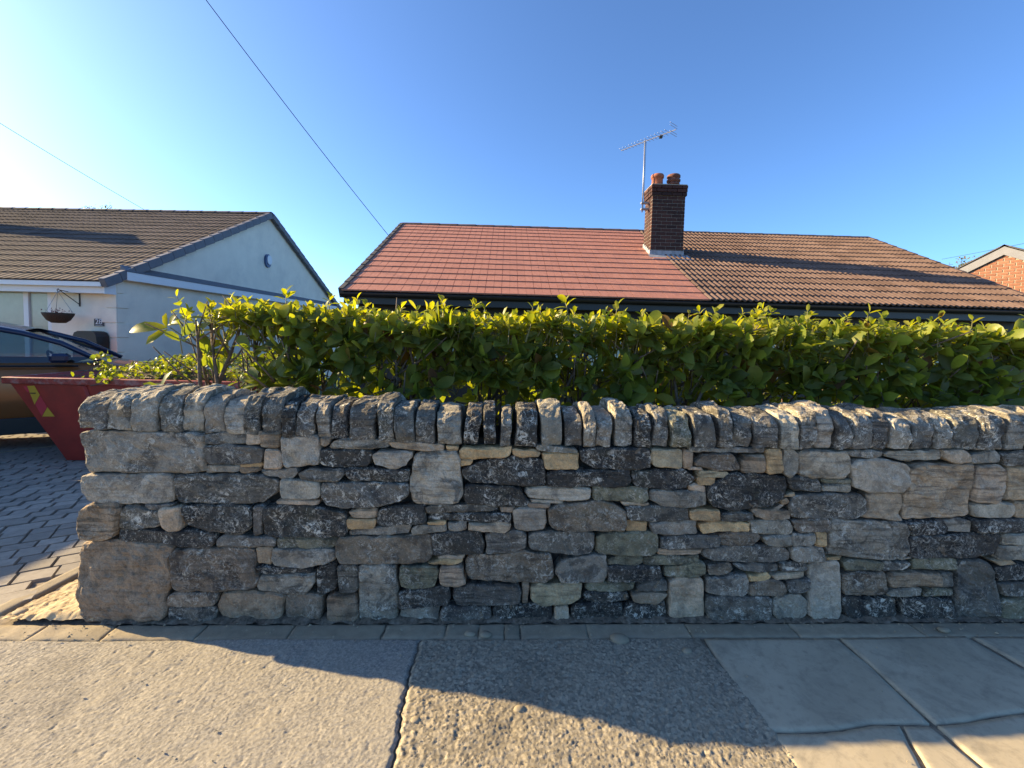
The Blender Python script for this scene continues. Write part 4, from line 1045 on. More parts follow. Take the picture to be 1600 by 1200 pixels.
for sg in (1, -1):
    m = MB(); d = Vector((sg*math.cos(R(29)), 0, -math.sin(R(29)))); u_ = Vector((sg*math.sin(R(29)), 0, math.cos(R(29))))
    P0 = Vector((0, 0, za-.03)); a = [P0+u_*0, P0+d*5.0, P0+d*5.0+u_*.19, P0+u_*.19+Vector((0, 0, 0))]; a[3] = Vector((0, 0, za-.03+.19/math.cos(R(29))))
    v = [q+Vector((0, y, 0)) for y in (.03, .06) for q in a]
    m.add(v, [(0, 1, 2, 3), (7, 6, 5, 4), (0, 4, 5, 1), (1, 5, 6, 2), (2, 6, 7, 3), (3, 7, 4, 0)]); m.build('bargeboard', M['verge'], nb)
    m = MB(); a = [P0+u_*.192+Vector((0, 0, .02)), P0+d*5.1+u_*.192, P0+d*5.1+u_*.23, Vector((0, 0, za+.24))]; v = [q+Vector((0, y, 0)) for y in (.09, -8.1) for q in a]
    m.add(v, [(0, 1, 2, 3), (7, 6, 5, 4), (0, 4, 5, 1), (1, 5, 6, 2), (2, 6, 7, 3), (3, 7, 4, 0)]); m.build('roof', M['ridge_dark'], nb)
def leaf_tree(name, label, base, h, rad, n, cols, seed):
    rg = random.Random(seed); t = tag(empty(name, base), label, 'tree')
    m = MB(); m.tube([(0, 0, 0), (.08, .05, h*.3), (.02, -.05, h*.6), (.1, 0, h*.95)], [.16, .12, .08, .02], 8)
    for k in range(9):
        a = k*2.4; z0 = h*(.35+.06*k); m.tube([(0, 0, z0), (rad*.4*math.cos(a), rad*.4*math.sin(a), z0+h*.1), (rad*.8*math.cos(a), rad*.8*math.sin(a), z0+h*.16)], [.06, .035, .01], 5)
    m.build('trunk', M['bark'], t)
    cl = [(Vector((rg.gauss(0, .5), rg.gauss(0, .5), rg.uniform(-1, 1))), rg.uniform(.2, .45)) for _ in range(34)]
    v = []; tint = []
    for k in range(n):
        c, s = rg.choice(cl); q = Vector((c.x*rad, c.y*rad, h*.68+c.z*h*.32))+Vector((rg.gauss(0, s), rg.gauss(0, s), rg.gauss(0, s*.7)))*rad*.55
        L = rg.uniform(.05, .11); d = Vector((rg.gauss(0, 1), rg.gauss(0, 1), rg.gauss(-.2, 1))).normalized(); e = d.cross(Vector((rg.gauss(0, 1), rg.gauss(0, 1), rg.gauss(0, 1)))).normalized()*L*.35
        v += [q, q+d*L*.5+e, q+d*L, q+d*L*.5-e]; tint += [rg.choice(cols)]*4
    me = mesh_np('crown', np.array([tuple(x) for x in v]), np.arange(len(v)).reshape(-1, 4), M['leaf_mass'], False)
    at = me.color_attributes.new('tint', 'FLOAT_COLOR', 'POINT'); at.data.foreach_set('color', np.array([(*c, 1) for c in tint], np.float32).ravel())
    o = link('crown', me, t); return t
p = np.array(CAM)+ray(1519, 412)*17; leaf_tree('garden_tree', 'yellowish garden tree just showing behind the brick gable at far right', (p[0], p[1], -.4), p[2]+.45, 1.0, 6000, [(.16, .15, .04), (.11, .13, .03), (.2, .15, .05)], 5)
p = np.array(CAM)+ray(155, 324)*26; leaf_tree('garden_tree', 'thin tree whose twig tips show over the left bungalow ridge', (p[0], p[1], -.4), p[2]+.40, .9, 1200, [(.05, .06, .02), (.07, .08, .03)], 8)
# ---------------------------------------------------------------- overhead cables
def cable(label, a, b, sag, r_=.0065):
    a, b = Vector(a), Vector(b); m = MB(); m.tube([a.lerp(b, t)+Vector((0, 0, -sag*4*t*(1-t))) for t in np.linspace(0, 1, 25)], r_, 5); tag(m.build('overhead_cable', M['cable']), label, 'cable', 'overhead telephone cables')
cable('overhead cable running down to the red roof edge', CAM+ray(612, 374)*9.5, CAM+ray(225, -130)*6.2, .06)
cable('overhead cable running down to the left bungalow ridge', CAM+ray(228, 329)*14.3, CAM+ray(-160, 92)*9, .05)
cable('thin overhead cable by the brick gable at far right', CAM+ray(1472, 405)*20, CAM+ray(1660, 368)*14, .02, .007)

# ================================================================ SKIP
SY = 3.25; tl = at_y(10, 590, SY); bl = at_y(104, 708, SY+.06); ts = tl[2]; bs = gz(3.6)+.03; XR = tl[0]+2.75; XBR = XR-.55
sk = tag(empty('skip', ((tl[0]+XR)/2, SY+.7, gz(3.9))), 'red metal skip with yellow and red hazard sticker on the drive', 'skip')
Si = Matrix.Translation(sk.location).inverted()
x0, x1, xb0, xb1, W_ = tl[0], XR, bl[0], XBR, 1.4
def sk_part(m, name, mat, parent=None, **k):
    m.v = [tuple(Si @ Vector(q)) for q in m.v]; return m.build(name, mat, parent or sk, **k)
t = .012
outer = [(x0, SY, ts), (x1, SY, ts), (xb1, SY+.06, bs), (xb0, SY+.06, bs)]; back = [(x, SY+W_-(y-SY), z) for x, y, z in outer]
inn = [(x0+.03, SY+t, ts), (x1-.03, SY+t, ts), (xb1-.02, SY+.06+t, bs+t), (xb0+.02, SY+.06+t, bs+t)]; inb = [(x, SY+W_-(y-SY), z) for x, y, z in inn]
m = MB(); m.add(outer+back+inn+inb, [(0, 1, 2, 3), (7, 6, 5, 4), (3, 2, 6, 7), (0, 3, 7, 4), (2, 1, 5, 6), (11, 10, 9, 8), (12, 13, 14, 15), (15, 14, 10, 11), (12, 15, 11, 8), (9, 10, 14, 13)])
body = sk_part(m, 'body', M['skip'])
m = MB(); e = .035
m.box((x0-.03, SY-e, ts-.07), (x1+.03, SY+.02, ts+.012), .008); m.box((x0-.03, SY+W_-.02, ts-.07), (x1+.03, SY+W_+e, ts+.012), .008)
m.box((x0-.035, SY+.021, ts-.07), (x0+.02, SY+W_-.021, ts+.01), .008); m.box((x1-.02, SY+.021, ts-.07), (x1+.035, SY+W_-.021, ts+.01), .008)
sk_part(m, 'rim', M['skip_rim'])
for fx in (.32, .72):                               # folded stiffening ribs on the side
    xa, xc = x0+(x1-x0)*fx, xb0+(xb1-xb0)*fx; m = MB(); m.add([(xa-.05, SY-.001, ts-.08), (xa+.05, SY-.001, ts-.08), (xc+.05, SY+.055, bs+.05), (xc-.05, SY+.055, bs+.05), (xa-.03, SY-.03, ts-.08), (xa+.03, SY-.03, ts-.08), (xc+.03, SY+.03, bs+.05), (xc-.03, SY+.03, bs+.05)], [(4, 5, 6, 7), (0, 4, 7, 3), (5, 1, 2, 6), (7, 6, 2, 3), (0, 1, 5, 4)]); sk_part(m, 'rib', M['skip'])
for xx in (x0+1.2, x1-.6):
    m = MB(); m.tube([(xx, SY+.02, ts-.28), (xx, SY-.09, ts-.28)], .035, 10); m.tube([(xx, SY-.09, ts-.28), (xx, SY-.11, ts-.28)], .055, 10); sk_part(m, 'lifting_lug', M['skip'])
for poly, mt in (([(188, 458), (238, 455), (276, 520), (240, 588)], 'yellow'), ([(160, 460), (186, 458), (206, 498), (188, 500)], 'redtape'), ([(244, 586), (278, 523), (327, 602), (290, 668)], 'redtape'), ([(293, 670), (329, 605), (380, 670)], 'yellow')):
    n_ = Vector((0, -1, -.06/(ts-bs))); pts = [at_pl(a/4.444, 500+b/4.444, (x0, SY-.003, ts), (0, 1, .06/(ts-bs))) for a, b in poly]
    m = MB(); m.add([tuple(p) for p in pts], [tuple(range(len(pts)))]); sk_part(m, 'hazard_sticker', M[mt])
m = MB(); p = at_pl(230/4.444, 500+508/4.444, (x0, SY-.006, ts), (0, 1, .06/(ts-bs))); m.box((p[0]-.03, p[1]-.004, p[2]-.006), (p[0]+.03, p[1], p[2]+.006)); sk_part(m, 'sticker_mark', M['black'])
# green waste in it
gw = tag(empty('green_waste', (sk.location.x, SY+.7, ts-.12)), 'heap of cut ivy and brown clippings piled in the red skip', 'garden waste')
m = MB(); n = 24; pts = []
for j in range(n):
    for i in range(n):
        u, s = i/(n-1), j/(n-1); x = (x0+.06)+(x1-x0-.12)*u-sk.location.x; y = -W_/2+.04+(W_-.08)*s; z = .28*math.sin(math.pi*u)**.8*math.sin(math.pi*s)**.7*(.5+.6*u)+.07*noise.noise(Vector((x*3, y*3, 1)))+.04*noise.noise(Vector((x*9, y*9, 1)))-.05
        pts.append((x, y, z))
m.add(pts, [(j*n+i, j*n+i+1, (j+1)*n+i+1, (j+1)*n+i) for j in range(n-1) for i in range(n-1)]); m.build('clippings', M['soil'], gw)
def leaf_mass(name, parent, specs, mat=None, seed=1):
    """specs: list of (pos, dir, normal, length, width, tint); folded two-halves leaf with a drooping tip, one mesh"""
    V = []; T = []; Fc = []
    for (p, d, nrm_, L, w_, c) in specs:
        d = d.normalized(); sd = d.cross(nrm_)
        if sd.length < 1e-4: sd = Vector((1, 0, 0))
        sd.normalize(); nn = sd.cross(d).normalized(); b = len(V)
        for tt, ww, dr in ((0, .0, 0), (.30, .42, .015), (.72, .46, -.03), (1, 0, -.12)):
            q = p+d*(L*tt)+nn*(dr*L)
            if ww == 0: V.append(q)
            else: V += [q-sd*(w_*ww)+nn*(w_*.13), q, q+sd*(w_*ww)+nn*(w_*.13)]
        Fc += [(b, b+2, b+1), (b, b+3, b+2), (b+1, b+2, b+5), (b+1, b+5, b+4), (b+2, b+3, b+6), (b+2, b+6, b+5), (b+4, b+5, b+7), (b+5, b+6, b+7)]
        T += [c]*8
    me = mesh_np(name, np.array([tuple(x) for x in V]), np.array(Fc), mat or M['leaf_mass'], True)
    at = me.color_attributes.new('tint', 'FLOAT_COLOR', 'POINT'); at.data.foreach_set('color', np.array([(*c, 1) for c in T], np.float32).ravel())
    o = link(name, me, parent); o['kind'] = 'stuff'; return o
rg = random.Random(3)
YG = [(.15, .20, .03), (.19, .24, .04), (.11, .16, .03), (.20, .20, .05)]
sp = []
for k in range(1900):
    u = rg.random()**.75; s = rg.random(); x = (x0+.55)+(x1-x0-.6)*u-sk.location.x; y = -W_/2+.06+(W_-.12)*s
    z = .42*math.sin(math.pi*min(1, .15+u*.7))*math.sin(math.pi*s)**.6*(.4+.8*u)-.02+rg.uniform(-.03, .10)
    d = Vector((rg.gauss(0, 1), rg.gauss(-.3, 1), rg.gauss(.3, .7))); sp.append((Vector((x, y, z)), d, Vector((rg.gauss(0, .5), rg.gauss(-.3, .5), 1)), rg.uniform(.04, .075), rg.uniform(.03, .055), rg.choice(YG)))
hang = at_y(158, 578, SY-.05)                       # the trail hanging over the rim
for k in range(80):
    tt = rg.random(); q = Vector((hang[0]+rg.gauss(0, .045)+.07*tt, SY-.04+rg.gauss(0, .04), hang[2]+.20-.36*tt))-Vector(gw.location); sp.append((q, Vector((rg.gauss(0, 1), rg.gauss(-.6, .6), rg.gauss(-.3, .8))), Vector((rg.gauss(0, .6), -1, .4)), rg.uniform(.04, .06), rg.uniform(.035, .05), rg.choice(YG)))
leaf_mass('leaves', gw, sp)
m = MB()
for k in range(60):
    q = Vector((rg.uniform(x0+.3, x1-.5)-sk.location.x, rg.uniform(-.6, .5), rg.uniform(.02, .12))); d = Vector((rg.gauss(0, .2), rg.gauss(0, .2), rg.gauss(.05, .1))); m.tube([q-d, q+Vector((0, 0, .03)), q+d], .006, 4)
m.build('cut_stems', M['bark'], gw)

# ================================================================ CAR behind the skip
hd = R(33); wsb = at_y(160, 583, 4.55)                    # nose points away towards the side of the house
CARX = wsb[0]-(3.3*math.cos(hd)+.84*math.sin(hd)); CARY = wsb[1]-(3.3*math.sin(hd)-.84*math.cos(hd)); cz = gz(4.2)
car = tag(empty('parked_car', (CARX, CARY, cz), hd), 'copper brown car with dark glass parked behind the red skip', 'car')
HWd = .88
def zl(z): return z-cz
roofz = at_y(0, 509, 3.75)[2]-cz; belt = at_y(60, 567, 4.05)[2]-cz; hood = at_y(215, 574, 5.4)[2]-cz; sill = at_y(40, 662, 3.95)[2]-cz
st = [(0, .95, .45, .70), (.12, 1.0, .36, .80), (.8, belt+.02, .30, .87), (2.0, belt, .28, .88), (3.0, belt-.02, .28, .88), (3.3, belt-.03, .29, .87), (3.8, hood, .32, .85), (4.1, hood-.13, .36, .78), (4.28, hood-.38, .42, .66)]
m = MB(); prof = []
for (x, ztop, zbt, hw_) in st:
    s = [(hw_*.90, zbt), (hw_*.985, zbt+(ztop-zbt)*.18), (hw_, zbt+(ztop-zbt)*.45), (hw_*.985, zbt+(ztop-zbt)*.72), (hw_*.955, ztop-.05), (hw_*.88, ztop), (hw_*.4, ztop+.025)]
    prof.append([(x, y, z) for y, z in s]+[(x, -y, z) for y, z in reversed(s)])
k = len(prof[0]); v = [q for p_ in prof for q in p_]; ff = []
for i in range(len(prof)-1):
    for j in range(k-1): ff.append((i*k+j, i*k+j+1, (i+1)*k+j+1, (i+1)*k+j))
    ff.append((i*k+k-1, i*k, (i+1)*k, (i+1)*k+k-1))
# the cabin floor is open above the belt between the rear deck and the windscreen: drop the top strip there
ff = [q for q in ff if not (all(.79 < v[a][0] < 3.31 for a in q) and all(v[a][2] > belt-.06 and abs(v[a][1]) < .80 for a in q))]
ff += [tuple(reversed(range(k))), tuple((len(prof)-1)*k+j for j in range(k))]
m.add(v, ff); body = m.build('body', M['paint'], car, True)
rail = [(.30, belt+.02, .84), (.62, belt+.36, .72), (.95, roofz-.06, .66), (1.5, roofz-.005, .645), (2.05, roofz-.01, .645), (2.45, roofz-.10, .66), (2.85, belt+.27, .73), (3.32, belt-.02, .84)]
for sg in (1, -1):
    m = MB(); m.tube([(x, sg*y, z) for x, z, y in rail], [.045, .045, .042, .04, .04, .04, .04, .035], 8); m.build('pillar', M['navy'], car, True)
m = MB(); rp = rail[2:6]; nn = 7; v = []
for (x, z, y) in rp:
    for j in range(nn): a = -1+2*j/(nn-1); v.append((x, a*y, z+.05*(1-a*a)+.02))
m.add(v, [(i*nn+j, i*nn+j+1, (i+1)*nn+j+1, (i+1)*nn+j) for i in range(len(rp)-1) for j in range(nn-1)]); m.build('roof', M['navy'], car, True)
def strip(name, a, b, mt):
    m = MB(); v = []
    for (x, z, y) in (a, b):
        for j in range(7): q = -1+2*j/6; v.append((x, q*y*.97, z+.03*(1-q*q)))
    m.add(v, [(j, j+1, 8+j, 7+j) for j in range(6)]); m.build(name, M[mt], car, True)
strip('windscreen', rail[5], rail[7], 'carglass'); strip('rear_window', rail[0], rail[2], 'cargl_dark')
def rz_(x):
    return np.interp(x, [q[0] for q in rail], [q[1] for q in rail]), np.interp(x, [q[0] for q in rail], [q[2] for q in rail])
for sg in (1, -1):
    for (a, b, mt) in ((.5, 1.55, 'cargl_dark'), (1.72, 3.2, 'carglass')):
        m = MB(); v = []; n = 10
        for i in range(n+1):
            x = a+(b-a)*i/n; z, y = rz_(x); z -= .03; zb_ = belt-.01; v += [(x, sg*.845, min(zb_, z)), (x, sg*(y+.01), max(z, zb_))]
        m.add(v, [(2*i, 2*i+2, 2*i+3, 2*i+1) for i in range(n)]); m.build('side_window', M[mt], car)
    m = MB(); m.box((1.54, sg*.85-.02, belt-.04), (1.74, sg*.85+.02, belt)); z, y = rz_(1.63)
    m.add([(1.55, sg*.855, belt), (1.73, sg*.855, belt), (1.72, sg*(y+.015), z), (1.58, sg*(y+.015), z)], [(0, 1, 2, 3)]); m.build('door_pillar', M['navy'], car)
    m = MB(); m.box((2.78, sg*.88 if sg > 0 else -1.08, belt-.0), (2.98, 1.08 if sg > 0 else -.88, belt+.13), .035); m.build('wing_mirror', M['navy'], car)
    m = MB(); m.tube([(.7, sg*.872, belt-.03), (2.0, sg*.885, belt-.045), (3.05, sg*.882, belt-.06)], .014, 6); m.build('window_trim', M['black'], car)
    m = MB(); m.box((.85, sg*.90-.02, .22), (3.2, sg*.90+.02, sill+.06 if sill > .3 else .40), .012); m.build('sill_cladding', M['black'], car)
    m = MB(); m.tube([(1.66, sg*.884, .5), (1.64, sg*.893, belt-.35), (1.62, sg*.878, belt-.07)], .005, 5); m.build('door_gap', M['black'], car)
    m = MB(); m.box((1.85, sg*.895-.012, belt-.19), (2.05, sg*.895+.012, belt-.155), .006); m.build('door_handle', M['paint'], car)
    m = MB(); m.box((4.02, sg*.62-.12, hood-.34), (4.22, sg*.62+.12, hood-.2), .04); m.build('headlight', M['glass'], car)
    for x in (.82, 3.52):
        wl = empty('wheel', (0, 0, 0)); wl.parent = car; wl.location = (x, sg*.80, .33)
        m = MB(); pr = [(.20, -.09), (.31, -.10), (.33, -.06), (.33, .06), (.31, .10), (.20, .09)]; nn = 24
        v = [(r_*math.cos(2*math.pi*q/nn), w2, r_*math.sin(2*math.pi*q/nn)) for r_, w2 in pr for q in range(nn)]; m.add(v, [(i*nn+q, i*nn+(q+1) % nn, (i+1)*nn+(q+1) % nn, (i+1)*nn+q) for i in range(5) for q in range(nn)]); m.build('tyre', M['tyre'], wl, True)
        m = MB()
        for q in range(5):
            a = q*2*math.pi/5; c_, s_ = math.cos(a), math.sin(a); m.add([(c_*.02-s_*.03, sg*.085, s_*.02+c_*.03), (c_*.02+s_*.03, sg*.085, s_*.02-c_*.03), (c_*.21+s_*.02, sg*.075, s_*.21-c_*.02), (c_*.21-s_*.02, sg*.075, s_*.21+c_*.02)], [(0, 1, 2, 3)])
        m.tube([(.205*math.cos(q), sg*.08, .205*math.sin(q)) for q in np.linspace(0, 2*math.pi, 25)], .015, 6, False); m.build('rim', M['alu'], wl)
m = MB(); m.box((.7, -.78, .3), (3.6, .78, .34)); m.box((2.9, -.76, .6), (3.35, .76, belt-.03), .04); m.build('dashboard', M['seat'], car)
for sy in (-.4, .4):
    m = MB(); m.box((1.75, sy-.26, .42), (2.25, sy+.26, .58), .05); m.add([(1.62, sy-.25, .5), (1.62, sy+.25, .5), (1.42, sy+.22, belt+.06), (1.42, sy-.22, belt+.06), (1.76, sy-.25, .5), (1.76, sy+.25, .5), (1.53, sy+.22, belt+.06), (1.53, sy-.22, belt+.06)], [(0, 1, 2, 3), (7, 6, 5, 4), (0, 4, 5, 1), (1, 5, 6, 2), (2, 6, 7, 3), (3, 7, 4, 0)])
    m.box((1.40, sy-.12, belt+.08), (1.5, sy+.12, belt+.27), .03); m.build('seat', M['seat'], car)
m = MB(); cx, cz_ = 2.72, belt-.03; tlt = R(25)
m.tube([(cx-.185*math.sin(q)*math.sin(tlt), -.38+.185*math.cos(q), cz_+.185*math.sin(q)*math.cos(tlt)) for q in np.linspace(0, 2*math.pi, 25)], .016, 8, False); m.tube([(cx, -.38, cz_), (3.0, -.38, cz_-.13)], .04, 8); m.box((cx-.02, -.5, cz_-.03), (cx+.02, -.26, cz_+.02)); m.build('steering_wheel', M['seat'], car, True)
m = MB(); m.box((2.42, -.12, roofz-.16), (2.45, .12, roofz-.09), .012); m.build('rear_view_mirror', M['black'], car)

# tall unseen wall added just out of frame at left to shade the drive
nw = tag(empty('shade_wall', (-8.0, 1.9, 0)), 'tall unseen brick wall added at far left to shade the drive', 'wall')
m = MB(); m.box((-.1, -1.0, -.3), (.1, 1.35, 1.92)); m.build('wall_body', M['mortar'], nw)
m = MB()
for k in range(28):
    for q in range(10): m.box((.1, -1.0+q*.229+(.11 if k % 2 else 0), -.22+k*.075), (.108, min(-1.0+q*.229+.218+(.11 if k % 2 else 0), 1.35), -.22+k*.075+.064))
tag(m.build('brickwork', M['red_brick'], nw), kind='stuff')
m = MB(); m.box((-.15, -1.05, 1.921), (.15, 1.40, 1.99), .015); m.build('coping', M['edging'], nw)

# ================================================================ LAUREL HEDGE: a row of shrubs
def leaf_mesh(var):
    w_, dr, fold, L = (.40, .10, .10, 1), (.46, .18, .18, 1), (.36, .02, .22, 1), (.50, .26, .08, 1)
    ww, dd, fo = [(.40, .10, .12), (.46, .18, .2), (.36, .02, .24), (.48, .26, .1)][var]
    rowsL = ((0, .02, 0), (.12, .24, .01), (.32, .41, .02), (.58, .5, .01), (.80, .42, -.03), (.93, .24, -.07), (1, 0.03, -.1)); v = []; ff = []
    for t_, h_, d_ in rowsL:
        z = d_*dd*6; v += [(-h_*ww, t_, z+h_*fo*.8), (0, t_, z), (h_*ww, t_, z+h_*fo*.8)]
    for i in range(len(rowsL)-1):
        a = i*3; ff += [(a, a+1, a+4, a+3), (a+1, a+2, a+5, a+4)]
    me = mesh('leaf', v, ff, M['leaf'], True); return me
LEAF = [leaf_mesh(i) for i in range(4)]
rg = random.Random(21)
DARKS = [(.115, .16, .034), (.155, .205, .045), (.185, .235, .052), (.13, .18, .055), (.205, .235, .062), (.07, .10, .028)]
YOUNG_LIT = [(.25, .28, .035), (.30, .31, .045), (.21, .25, .035), (.32, .31, .06)]  # new growth, brightened to carry the sun on the hedge top
def blend(a, b, t): return tuple(x*(1-t)+y*t for x, y in zip(a, b))
hx0 = at_y(318, 500, .80)[0]; pitch_h = .585; NS = 10; HT = 1.665
HLABEL = ['leftmost hedge shrub with bare forked stems and a stray leafy shoot', 'second hedge shrub from the left, paired brown trunks under its leaves', 'third laurel shrub from the left in the clipped hedge',
          'fourth laurel shrub from the left, below the left part of the red roof', 'laurel shrub in the hedge below the middle of the red roof', 'laurel shrub in the hedge just left of the chimney',
          'laurel shrub in the hedge standing directly below the chimney', 'hedge shrub right of the chimney in front of the brown roof', 'tall bright topped hedge shrub second from the right', 'rightmost laurel shrub of the hedge, dark inside with yellow leaves on top']
for si in range(NS):
    sx = hx0+.18+si*pitch_h*1.0; sy = .86+rg.uniform(-.04, .04)
    root = tag(empty('laurel_shrub', (sx, sy, -.03)), HLABEL[si], 'hedge shrub', 'laurel shrubs of the clipped hedge')
    O = Vector((sx, sy, -.03)); tips = []
    # stems fork once or twice on the way up
    nst = 5 if si else 4
    for k in range(nst):
        a = rg.uniform(0, 6.28); bx = rg.uniform(-.14, .14); by = rg.uniform(-.16, .06); r0_ = rg.uniform(.011, .019)
        p = Vector((bx, by, 0)); lean = Vector((rg.uniform(-.16, .16), rg.uniform(-.2, .14), 0)); pts = [p]; n_ = 6; hgt = rg.uniform(1.35, 1.6)
        for q in range(1, n_+1): pts.append(p+lean*(q/n_)**1.4+Vector((rg.gauss(0, .014), rg.gauss(0, .014), hgt*q/n_)))
        m = MB(); m.tube(pts, [r0_*(1-.62*q/n_) for q in range(n_+1)], 7); o = m.build('stem', M['bark'], root, True); tips.append(pts[-1]+O)
        for b in range(rg.randint(4, 6)):
            i0 = rg.uniform(.58, .93)*n_; iq = int(i0); s0 = pts[iq].lerp(pts[min(iq+1, n_)], i0-iq); d = Vector((rg.gauss(0, 1), rg.gauss(-.5, .8), rg.uniform(.7, 1.8))).normalized(); L = rg.uniform(.22, .48)
            mid = s0+d*L*.5+Vector((rg.gauss(0, .015), rg.gauss(0, .015), -.01)); e_ = s0+d*L; e_.z = min(e_.z, HT-.02)
            mb = MB(); mb.tube([s0, mid, e_], [r0_*.45, r0_*.35, .0035], 5); mb.build('branch', M['bark'], o, True); tips.append(e_+O)
    for (pa, ya, pb, yb) in {0: (((313, 604), .62, (306, 500), .66), ((341, 606), .66, (328, 500), .7), ((338, 606), .7, (372, 520), .74)), 1: (((409, 614), .62, (396, 505), .66), ((428, 616), .62, (446, 500), .64)), 3: (((655, 640), .6, (630, 500), .62), ((660, 640), .6, (712, 520), .66)),
            5: (((870, 640), .6, (915, 540), .62), ((955, 645), .6, (1000, 530), .64)), 6: (((1062, 650), .6, (1040, 520), .64), ((1080, 650), .58, (1130, 540), .62)), 8: (((1370, 655), .6, (1330, 560), .62),), 9: (((1470, 650), .58, (1600, 595), .58),)}.get(si, ()):
        A_, B_ = Vector(at_y(*pa, ya)), Vector(at_y(*pb, yb)); lo_ = A_+(A_-B_)*.9; lo_.z = max(lo_.z, .3); rr0 = rg.uniform(.011, .016)
        pts = [Vector((A_.x+(A_.x-B_.x)*.2, A_.y+.08, 0)), A_.lerp(Vector((A_.x+(A_.x-B_.x)*.2, A_.y+.08, 0)), .4), A_, A_.lerp(B_, .5)+Vector((rg.gauss(0, .012), 0, 0)), B_]
        m = MB(); m.tube([q-O for q in pts], [rr0*1.2, rr0*1.1, rr0, rr0*.75, rr0*.4], 7); o = m.build('stem', M['bark'], root, True)
        for b in range(3):
            s0 = A_.lerp(B_, rg.uniform(.3, .9)); d = Vector((rg.gauss(0, .7), rg.gauss(-.2, .3), 1)).normalized(); mb = MB(); mb.tube([s0-O, s0+d*.12-O+Vector((rg.gauss(0, .01), 0, 0)), s0+d*rg.uniform(.2, .3)-O], [rr0*.5, rr0*.4, .003], 5); mb.build('branch', M['bark'], o, True)
    specs = []; tw = MB()
    def cluster(c, ax, nl, young_lit, Lm=1.0):
        ax = ax.normalized(); u_ = ax.orthogonal().normalized(); v_ = ax.cross(u_); ph = rg.uniform(0, 6.28)
        ln = rg.uniform(.10, .20); tw.tube([c-ax*ln+Vector((rg.gauss(0, .02), .02, -.02))-O, c-ax*ln*.4-O, c-O], [.0038, .003, .002], 4, False)
        for k in range(nl):
            t_ = k/max(1, nl-1); a = ph+k*2.4; fi = R(78-50*t_+rg.uniform(-12, 12)); rad = u_*math.cos(a)+v_*math.sin(a)
            d = ax*math.cos(fi)+rad*math.sin(fi); d.z -= .22*math.sin(fi)
            nrm_ = (ax*math.sin(fi)-rad*math.cos(fi)+Vector((rg.gauss(0, .2), rg.gauss(0, .2), rg.gauss(0, .2)))).normalized()
            L = rg.choice((rg.uniform(.065, .11), rg.uniform(.09, .14), rg.uniform(.11, .15)))*Lm*(1-.3*t_*young_lit); L = min(L, .148)
            y_ = min(1, max(0, young_lit*(.45+.75*t_)+rg.uniform(-.15, .12))); c_ = blend(rg.choice(DARKS), rg.choice(YOUNG_LIT), y_)
            if rg.random() < .02: c_ = rg.choice([(.16, .09, .03), (.26, .2, .05), (.13, .07, .04)])
            specs.append((c-ax*(ln*.45*(1-t_)), d, nrm_, L, L*rg.uniform(.42, .56), c_))
    half_ = pitch_h*.56; left = si == 0
    top = HT+.02*math.sin(si*2.1)
    for k in range(44 if left else 88):              # clipped top
        c = Vector((sx+rg.uniform(-half_*(.55 if left else 1), half_), rg.uniform(.50, 1.32), top-.06+rg.gauss(0, .022)))
        cluster(c, Vector((rg.gauss(0, .25), rg.gauss(-.08, .25), 1)), rg.randint(6, 8), rg.uniform(.6, 1.0), .72)
    for k in range(5):                               # odd shoots standing proud
        c = Vector((sx+rg.uniform(-half_, half_), rg.uniform(.55, 1.1), top+rg.uniform(.01, .075))); cluster(c, Vector((rg.gauss(0, .2), rg.gauss(0, .2), 1)), rg.randint(5, 7), 1.0, .75)
    for k in range(8 if left else 46):              # front face, denser towards the top
        z = 1.04+.56*rg.random()**.55
        c = Vector((sx+rg.uniform(-half_, half_), .50+abs(rg.gauss(0, .09)), z)); y_ = max(0, (z-1.45)/.2)*.7
        cluster(c, Vector((rg.gauss(0, .75), -.55, rg.uniform(.2, 1.3))), rg.randint(4, 7), y_+rg.uniform(.0, .22), 1.2)
    for k in range(2 if left else 50):              # inside and the far face
        c = Vector((sx+rg.uniform(-half_, half_), rg.uniform(.85, 1.38), rg.uniform(.75, 1.58))); cluster(c, Vector((rg.gauss(0, .7), rg.gauss(.4, .7), rg.uniform(0, 1))), rg.randint(5, 8), rg.uniform(0, .4), 1.05)
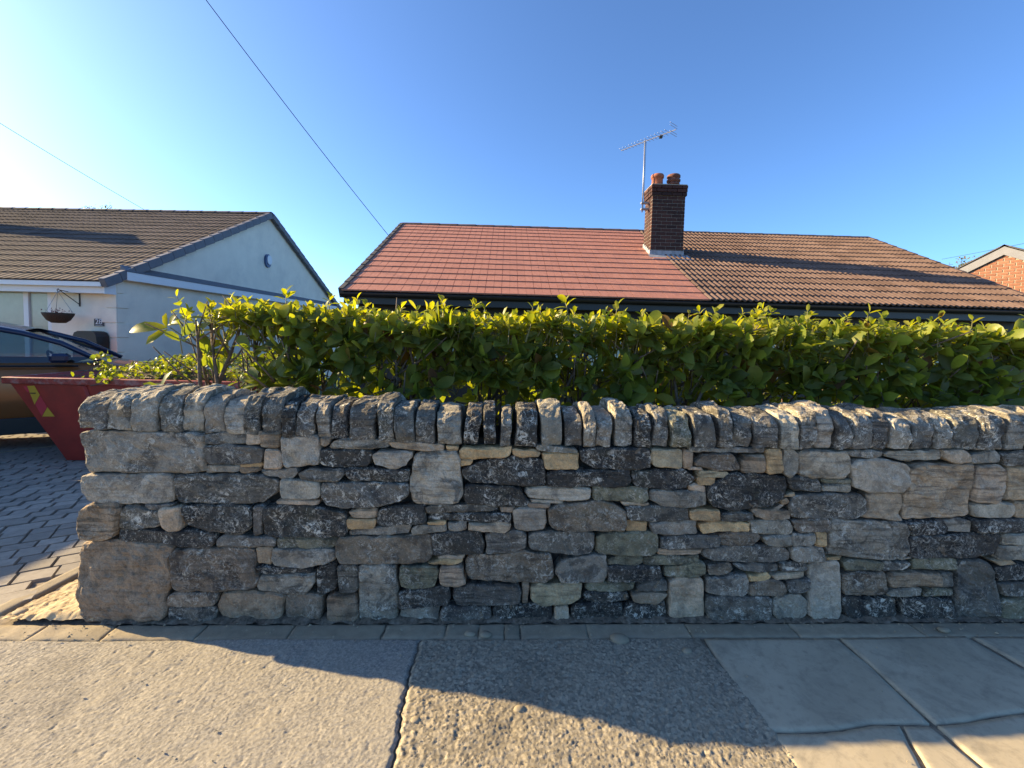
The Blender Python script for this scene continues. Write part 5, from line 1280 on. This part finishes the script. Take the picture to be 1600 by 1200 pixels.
    if left:                                         # the bare left end and its stray shoot
        for (px, py, yy, ax) in ((300, 500, .75, (-.5, -.3, .8)), (322, 492, .7, (-.2, -.5, .8)), (312, 520, .8, (-.8, -.2, .5)), (345, 530, .8, (-.1, -.8, .5)), (380, 500, .62, (0, -.9, .4))):
            cluster(Vector(at_y(px, py, yy)), Vector(ax), 7, .75)
        b0, b1 = Vector(at_y(318, 552, .85)), Vector(at_y(266, 512, .85)); mb = MB(); mb.tube([b0-O, b0.lerp(b1, .5)-O+Vector((0, 0, .01)), b1-O], .004, 5); mb.build('stray_shoot', M['twig'], root)
        stray = [((262, 512), (198, 513)), ((260, 511), (258, 496)), ((263, 514), (224, 537)), ((262, 508), (285, 503)), ((266, 510), (270, 495))]
        for (a_, b_) in stray:
            A_, B_ = Vector(at_y(*a_, .85)), Vector(at_y(*b_, .80)); L = max((B_-A_).length, .12); specs.append((A_, B_-A_, Vector((.3, -.75, .6)), L, L*.34, (.20, .22, .035)))
    for px in ((350, 575), (372, 590), (395, 560), (410, 598), (380, 610), (425, 570)) if left else ():
        cluster(Vector(at_y(*px, 1.15)), Vector((-.2, -.4, 1)), 7, 1.0, 1.1)  # backlit leaves behind the stems, their glow put into the tint
    tw.build('twig', M['twig'], root)['kind'] = 'stuff'
    # the leaves that show largest are single parts, the others one mass
    specs.sort(key=lambda s: s[0].y-.5*max(0, s[0].z-1.5) if s[0].z > 1.02 else 9)
    pick = specs[:90]; rest = specs[90:]
    far = [q for q in rest if q[0].z > 1.5]; rg.shuffle(far); pick += far[:50]; ids = set(map(id, pick)); rest = [q for q in rest if id(q) not in ids]
    for (p, d, nrm_, L, w_, c_) in pick:
        o = link('leaf', LEAF[rg.randrange(4)], root); d = d.normalized(); sd = d.cross(nrm_).normalized(); nn_ = sd.cross(d); q = p-O
        o.matrix_local = Matrix(((sd.x*w_/.42, d.x*L, nn_.x*L, q.x), (sd.y*w_/.42, d.y*L, nn_.y*L, q.y), (sd.z*w_/.42, d.z*L, nn_.z*L, q.z), (0, 0, 0, 1))); o.color = (*c_, 1)
    leaf_mass('foliage', root, [(p-O, d, n_, L, w_, c_) for p, d, n_, L, w_, c_ in rest])
